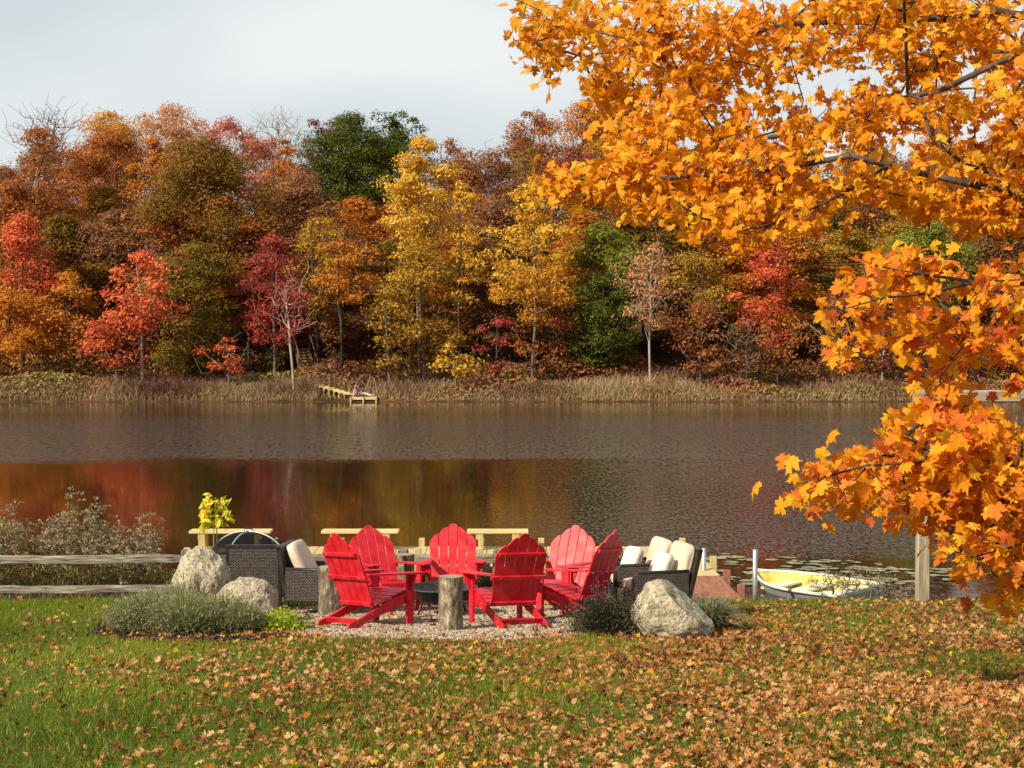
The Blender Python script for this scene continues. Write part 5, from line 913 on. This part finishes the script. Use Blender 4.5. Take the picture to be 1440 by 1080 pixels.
def skin(name, pts, edges, m_, parent, root=0, sub=2):
    me = bpy.data.meshes.new(name); me.from_pydata([p[:3] for p in pts], edges, []); o = link(bpy.data.objects.new(name, me), parent); me.materials.append(m_)
    md = o.modifiers.new('skin', 'SKIN'); me.update()
    if not me.skin_vertices: pass
    for i, p_ in enumerate(pts):
        r = p_[3]; me.skin_vertices[0].data[i].radius = (r, r if len(p_) < 5 else p_[4]); me.skin_vertices[0].data[i].use_root = (i == root)
    sb = o.modifiers.new('sub', 'SUBSURF'); sb.levels = sub; sb.render_levels = sub; md.use_smooth_shade = True; return o
SKINM = noise_mat('skin', [(.48, .27, .19), (.58, .34, .25)], 8, rough=.6); HAIR = noise_mat('dark_hair', [(.010, .007, .006), (.03, .02, .015)], 30, rough=.6); SHIRT = noise_mat('plaid_shirt', [(.60, .03, .04), (.08, .05, .12), (.70, .66, .66)], 12, detail=2, rough=.9, pos=[.4, .48, .60]); JEAN = noise_mat('blue_shorts', [(.05, .07, .20), (.16, .18, .36)], 20, rough=.9); WHT = noise_mat('white_cloth', [(.66, .62, .62), (.80, .76, .76)], 10, rough=.9)
pe = empty('person', (P(501, 558, 88.6).x, 88.62, zf), 'person with dark hair sitting on the far landing, legs stretched to the right', 'person')
# body: sitting on the boards, facing +X, leaning back a little on one arm, legs stretched out
bp_ = [(0, 0, .12, .13), (-.03, 0, .30, .115), (-.05, 0, .46, .125), (-.04, 0, .57, .06), (-.02, 0, .66, .055), (0, 0, .74, .088), (.015, 0, .80, .085),
       (-.06, -.17, .51, .05), (-.02, -.22, .30, .04), (.16, -.16, .22, .033), (.24, -.12, .22, .03), (-.06, .17, .51, .05), (-.14, .23, .30, .04), (-.22, .24, .10, .034), (-.20, .25, .02, .03),
       (.10, -.09, .11, .085), (.42, -.10, .20, .062), (.82, -.10, .07, .042), (.90, -.11, .07, .035), (.92, -.11, .16, .03), (.10, .09, .11, .085), (.44, .10, .14, .062), (.84, .11, .06, .042), (.92, .11, .06, .035), (.94, .11, .15, .03)]
be = [(0, 1), (1, 2), (2, 3), (3, 4), (4, 5), (5, 6), (2, 7), (7, 8), (8, 9), (9, 10), (2, 11), (11, 12), (12, 13), (13, 14), (0, 15), (15, 16), (16, 17), (17, 18), (18, 19), (0, 20), (20, 21), (21, 22), (22, 23), (23, 24)]
body = skin('body', bp_, be, SKINM, pe)
for hx, hy, hz_, dx, dz in ((.24, -.12, .22, .03, -.004), (-.20, .25, .02, -.03, 0)):
    for k in range(5):
        a = (k-2)*.28; L1 = .075 if k not in (0, 4) else .055; o3 = [(hx, hy, hz_, .012), (hx+dx*.5+.0, hy+.02*(k-2)*.8, hz_, .009), (hx+math.copysign(L1, dx)*math.cos(a), hy+.02*(k-2)+L1*.3*math.sin(a), hz_-.012, .0075)]; skin('finger', o3, [(0, 1), (1, 2)], SKINM, body, sub=1)
skin('shirt', [(0, 0, .16, .145), (-.03, 0, .30, .132), (-.05, 0, .46, .14), (-.045, 0, .555, .075), (-.06, -.17, .51, .066), (-.03, -.21, .36, .055), (.02, -.20, .28, .05), (-.06, .17, .51, .066), (-.12, .22, .36, .055), (-.15, .235, .27, .05)], [(0, 1), (1, 2), (2, 3), (2, 4), (4, 5), (5, 6), (2, 7), (7, 8), (8, 9)], SHIRT, pe)
skin('shorts', [(-.02, 0, .13, .15), (.10, -.09, .115, .10), (.30, -.10, .165, .082), (.10, .09, .115, .10), (.30, .10, .14, .082)], [(0, 1), (1, 2), (0, 3), (3, 4)], JEAN, pe)
skin('hair', [(-.03, 0, .82, .098), (-.06, 0, .72, .085), (-.09, 0, .58, .07), (-.10, 0, .48, .045)], [(0, 1), (1, 2), (2, 3)], HAIR, pe)
skin('trouser_legs', [(.40, -.10, .20, .070), (.60, -.10, .14, .060), (.80, -.10, .075, .050), (.41, .10, .145, .070), (.62, .105, .10, .060), (.82, .11, .06, .050)], [(0, 1), (1, 2), (3, 4), (4, 5)], WHT, pe)
bm = bmesh.new()
for s in (-1, 1): bmesh.ops.create_icosphere(bm, subdivisions=2, radius=.011, matrix=T((.085, s*.03, .775)))
bm_obj('eyes', bm, HAIR, body); bm = bmesh.new(); bmesh.ops.create_icosphere(bm, subdivisions=2, radius=.016, matrix=T((.094, 0, .752)) @ Matrix.Diagonal((1, .7, 1.3, 1))); bm_obj('nose', bm, SKINM, body, True)
bm = bmesh.new(); add_box(bm, (.01, .04, .008), T((.088, 0, .722)), .002); bm_obj('mouth', bm, noise_mat('lips', [(.35, .08, .07), (.42, .11, .09)], 10), body)
bm = bmesh.new()
for s in (-1, 1): bmesh.ops.create_icosphere(bm, subdivisions=2, radius=.022, matrix=T((.0, s*.086, .765)) @ Matrix.Diagonal((.8, .4, 1.3, 1)))
bm_obj('ears', bm, SKINM, body, True)
# ------------------------------------------------------------------ big maple on the right
def big_maple():
    rng = np.random.default_rng(23); e = empty('maple_tree', (6.3, 10.3, gz(10.3)), 'big orange maple overhanging the lawn from the right, leaves close to the camera', 'tree'); off = np.array([6.3, 10.3, gz(10.3)])
    def pl(pts): return [np.array(P(q[0], q[1], q[2]-.28)) for q in pts]
    limbs = [pl([(1900, 120, 10.6), (1650, 60, 10.8), (1400, 22, 11), (1260, 26, 11.2), (1130, 30, 11.4), (1000, 52, 11.6), (900, 60, 11.8), (820, 80, 11.8), (760, 60, 11.7)]),
             pl([(1800, 200, 10.3), (1560, 120, 10.4), (1440, 70, 10.5), (1320, 120, 10.6), (1210, 150, 10.7), (1120, 188, 10.8), (1040, 200, 10.9), (960, 180, 11)]),
             pl([(1850, 330, 10.2), (1560, 300, 10.1), (1400, 268, 9.9), (1300, 240, 9.9), (1200, 225, 9.9), (1100, 238, 10), (1000, 246, 10), (900, 250, 10), (810, 250, 10.1)]),
             pl([(1250, 232, 9.9), (1190, 268, 9.7), (1130, 300, 9.6), (1060, 322, 9.5), (990, 308, 9.5), (940, 280, 9.5)]),
             pl([(1800, 450, 9.6), (1560, 430, 9.0), (1440, 420, 8.6), (1370, 398, 8.4), (1300, 412, 8.3), (1240, 424, 8.2), (1180, 440, 8.2)]),
             pl([(1370, 398, 8.4), (1290, 385, 8.3), (1210, 375, 8.3), (1150, 380, 8.3)]),
             pl([(1850, 600, 9.2), (1600, 640, 8.4), (1440, 655, 8), (1360, 662, 7.9), (1290, 655, 7.8), (1220, 658, 7.8), (1150, 672, 7.8), (1115, 682, 7.8)]),
             pl([(1600, 640, 8.4), (1480, 740, 7.9), (1420, 770, 7.7), (1370, 790, 7.6), (1330, 760, 7.6)])]
    nodes = [np.array([6.3, 10.3, gz(10.3)+z]) for z in (-.2, .6, 1.2, 1.8, 2.4, 3.0, 3.6, 4.2, 4.8, 5.4, 6.2, 7.0)]; parent = [-1]+list(range(11))
    for lb in limbs:
        base = lb[0]; arr = np.array(nodes); d = np.linalg.norm(arr-base, axis=1)+1.0*np.maximum(0, arr[:, 2]-base[2]+.4); j = int(np.argmin(d)); prev = j
        for i, q in enumerate(lb):
            a = arr[j] if i == 0 else lb[i-1]; k = max(1, int(np.linalg.norm(q-a)/.3))
            for s in range(1, k+1):
                f = s/k; p_ = a*(1-f)+q*f+rng.normal(0, .012, 3); nodes.append(p_); parent.append(prev); prev = len(nodes)-1
    # leafy sprays: image-plane outline of each bough with its own depth and thickness
    regs = [ # polygon, depth, thickness, count
      ([(690, -10), (720, 40), (745, 95), (775, 140), (800, 100), (840, 130), (865, 155), (850, 200), (870, 225), (900, 150), (1000, 120), (1250, 100), (1440, 110), (1700, 140), (1700, -10)], 11.3, 1.0, 500),
      ([(800, 100), (840, 85), (880, 120), (905, 175), (870, 185), (800, 150)], 11.3, .6, 22),
      ([(870, 150), (1000, 110), (1200, 120), (1440, 120), (1700, 160), (1700, 300), (1440, 285), (1300, 215), (1210, 205), (1150, 215), (1020, 235), (900, 235), (850, 215)], 10.5, .9, 340),
      ([(760, 250), (800, 235), (840, 215), (900, 210), (1010, 225), (1130, 235), (1250, 245), (1440, 290), (1440, 330), (1300, 300), (1210, 265), (1140, 300), (1060, 300), (960, 290), (890, 268), (830, 275), (775, 268)], 9.95, .5, 215),
      ([(880, 265), (960, 285), (1120, 285), (1220, 265), (1200, 300), (1110, 320), (1040, 350), (1000, 330), (950, 305), (895, 320)], 9.6, .5, 44),
      ([(1260, 240), (1440, 250), (1700, 250), (1700, 360), (1440, 320), (1380, 290), (1300, 270)], 10.0, .8, 60),
      ([(1130, 375), (1210, 365), (1300, 355), (1340, 360), (1300, 400), (1210, 400), (1150, 395)], 8.3, .3, 18),
      ([(1120, 490), (1170, 470), (1215, 435), (1290, 415), (1350, 385), (1440, 380), (1700, 400), (1700, 600), (1440, 560), (1350, 540), (1290, 500), (1220, 520), (1150, 505)], 8.4, .6, 100),
      ([(1100, 690), (1130, 655), (1200, 630), (1250, 600), (1330, 560), (1440, 580), (1440, 700), (1360, 730), (1300, 700), (1260, 720), (1210, 690), (1160, 700), (1125, 712)], 7.9, .5, 125),
      ([(1288, 535), (1350, 525), (1352, 600), (1288, 600)], 8.1, .2, 9),
      ([(1290, 700), (1440, 680), (1700, 640), (1700, 900), (1440, 850), (1400, 825), (1350, 790), (1300, 750)], 7.8, .6, 130),
      ([(1440, -40), (1440, 600), (2000, 700), (2000, -250), (1700, -500), (1100, -500), (950, -250), (760, -60)], 10.4, 2.2, 520)]
    tips = []
    for poly, d, th, cnt in regs:
        pl_ = np.array(poly, float); lo, hi = pl_.min(0), pl_.max(0); got = 0
        while got < cnt:
            px = rng.uniform(lo[0], hi[0], 400); py = rng.uniform(lo[1], hi[1], 400); k = in_poly(px, py, poly)
            for a, b in zip(px[k], py[k]):
                if got >= cnt: break
                tips.append(P(a, b, d+rng.uniform(-th, th))); got += 1
    tips = np.array([tuple(t) for t in tips]); nd, pa, ti = grow(nodes, parent, tips, sag=.06, rng=rng)
    V, Fc = skeleton_mesh(nd, pa, .0021, .40, 6, .17); V = V-off
    mesh_np('branches', V, Fc, noise_mat('maple_bark', [(.025, .018, .014), (.075, .055, .045), (.14, .11, .09)], 8, rough=.9, bump=.4), e, smooth=True)
    # leaves hang round each spray tip
    tp = nd[ti]; par = nd[[pa[i] for i in ti]]; per = 9; n = len(tp)*per; ix = np.repeat(np.arange(len(tp)), per); f = rng.uniform(-.1, 1.0, n)[:, None]; pos = par[ix]*(1-f)+tp[ix]*f+rng.normal(0, .06, (n, 3))*np.array([1.15, 1.3, .8]); pos[:, 2] -= .02
    nrm = rng.normal(0, .85, (n, 3))+np.array([-.35, -.7, .7]); shapes = [leaf_shape(rng.uniform(-.1, .55), rng.uniform(-.95, .6), rng, .036)*np.array([rng.uniform(.82, 1.14), 1, 1]) for _ in range(16)]
    # petiole up: leaf tip points outward and down
    nn = nrm/np.linalg.norm(nrm, axis=1, keepdims=True); down = np.array([0, 0, -1.])+rng.normal(0, .75, (n, 3)); v = down-nn*np.sum(down*nn, 1, keepdims=True); v /= np.linalg.norm(v, axis=1, keepdims=True); u = np.cross(v, nn)
    sh = np.array(shapes)[rng.integers(0, 16, n)]; sz = rng.uniform(.044, .090, n)*np.where(pos[:, 1] < 8.9, 1.12, 1)
    V = pos[:, None]+sz[:, None, None]*(sh[:, :, 0:1]*u[:, None]+sh[:, :, 1:2]*v[:, None]+sh[:, :, 2:3]*nn[:, None]); k = sh.shape[1]; Fl = (leaf_faces[None]+(np.arange(n)*k)[:, None, None]).reshape(-1, 3)
    zz = pos[:, 2]; cl = rng.random(len(tp))[ix]; val = np.clip(.28*cl+.62*rng.random(n), 0, .9); low = (pos[:, 1] < 8.9) & (rng.random(n) < .28); val = np.where(low, .93+.04*rng.random(n), val); val = np.where(rng.random(n) < .02, 1, val)
    m = leaf_mat('maple_leaf', [(.66, .19, .008), (.80, .29, .008), (.88, .39, .012), (.90, .50, .025), (.88, .56, .08), (.78, .17, .02), (.26, .07, .03)], .45, .6, [0, .25, .5, .75, .9, .95, 1], .22)
    mesh_np('foliage', V.reshape(-1, 3)-off, Fl, m, e, attr=np.repeat(val, len(leaf_faces)))
    # petioles
    A_ = pos-u*0; top_ = pos+sz[:, None]*v*(-.36); B_ = top_-v*.035+np.array([0, 0, .012]); Vp, Fp = tubes_np(top_-off, B_-off, np.full(n, .0011), np.full(n, .0009), 3); mesh_np('petioles', Vp, Fp, noise_mat('petiole', [(.30, .06, .02), (.45, .14, .04)], 9), e)
big_maple()
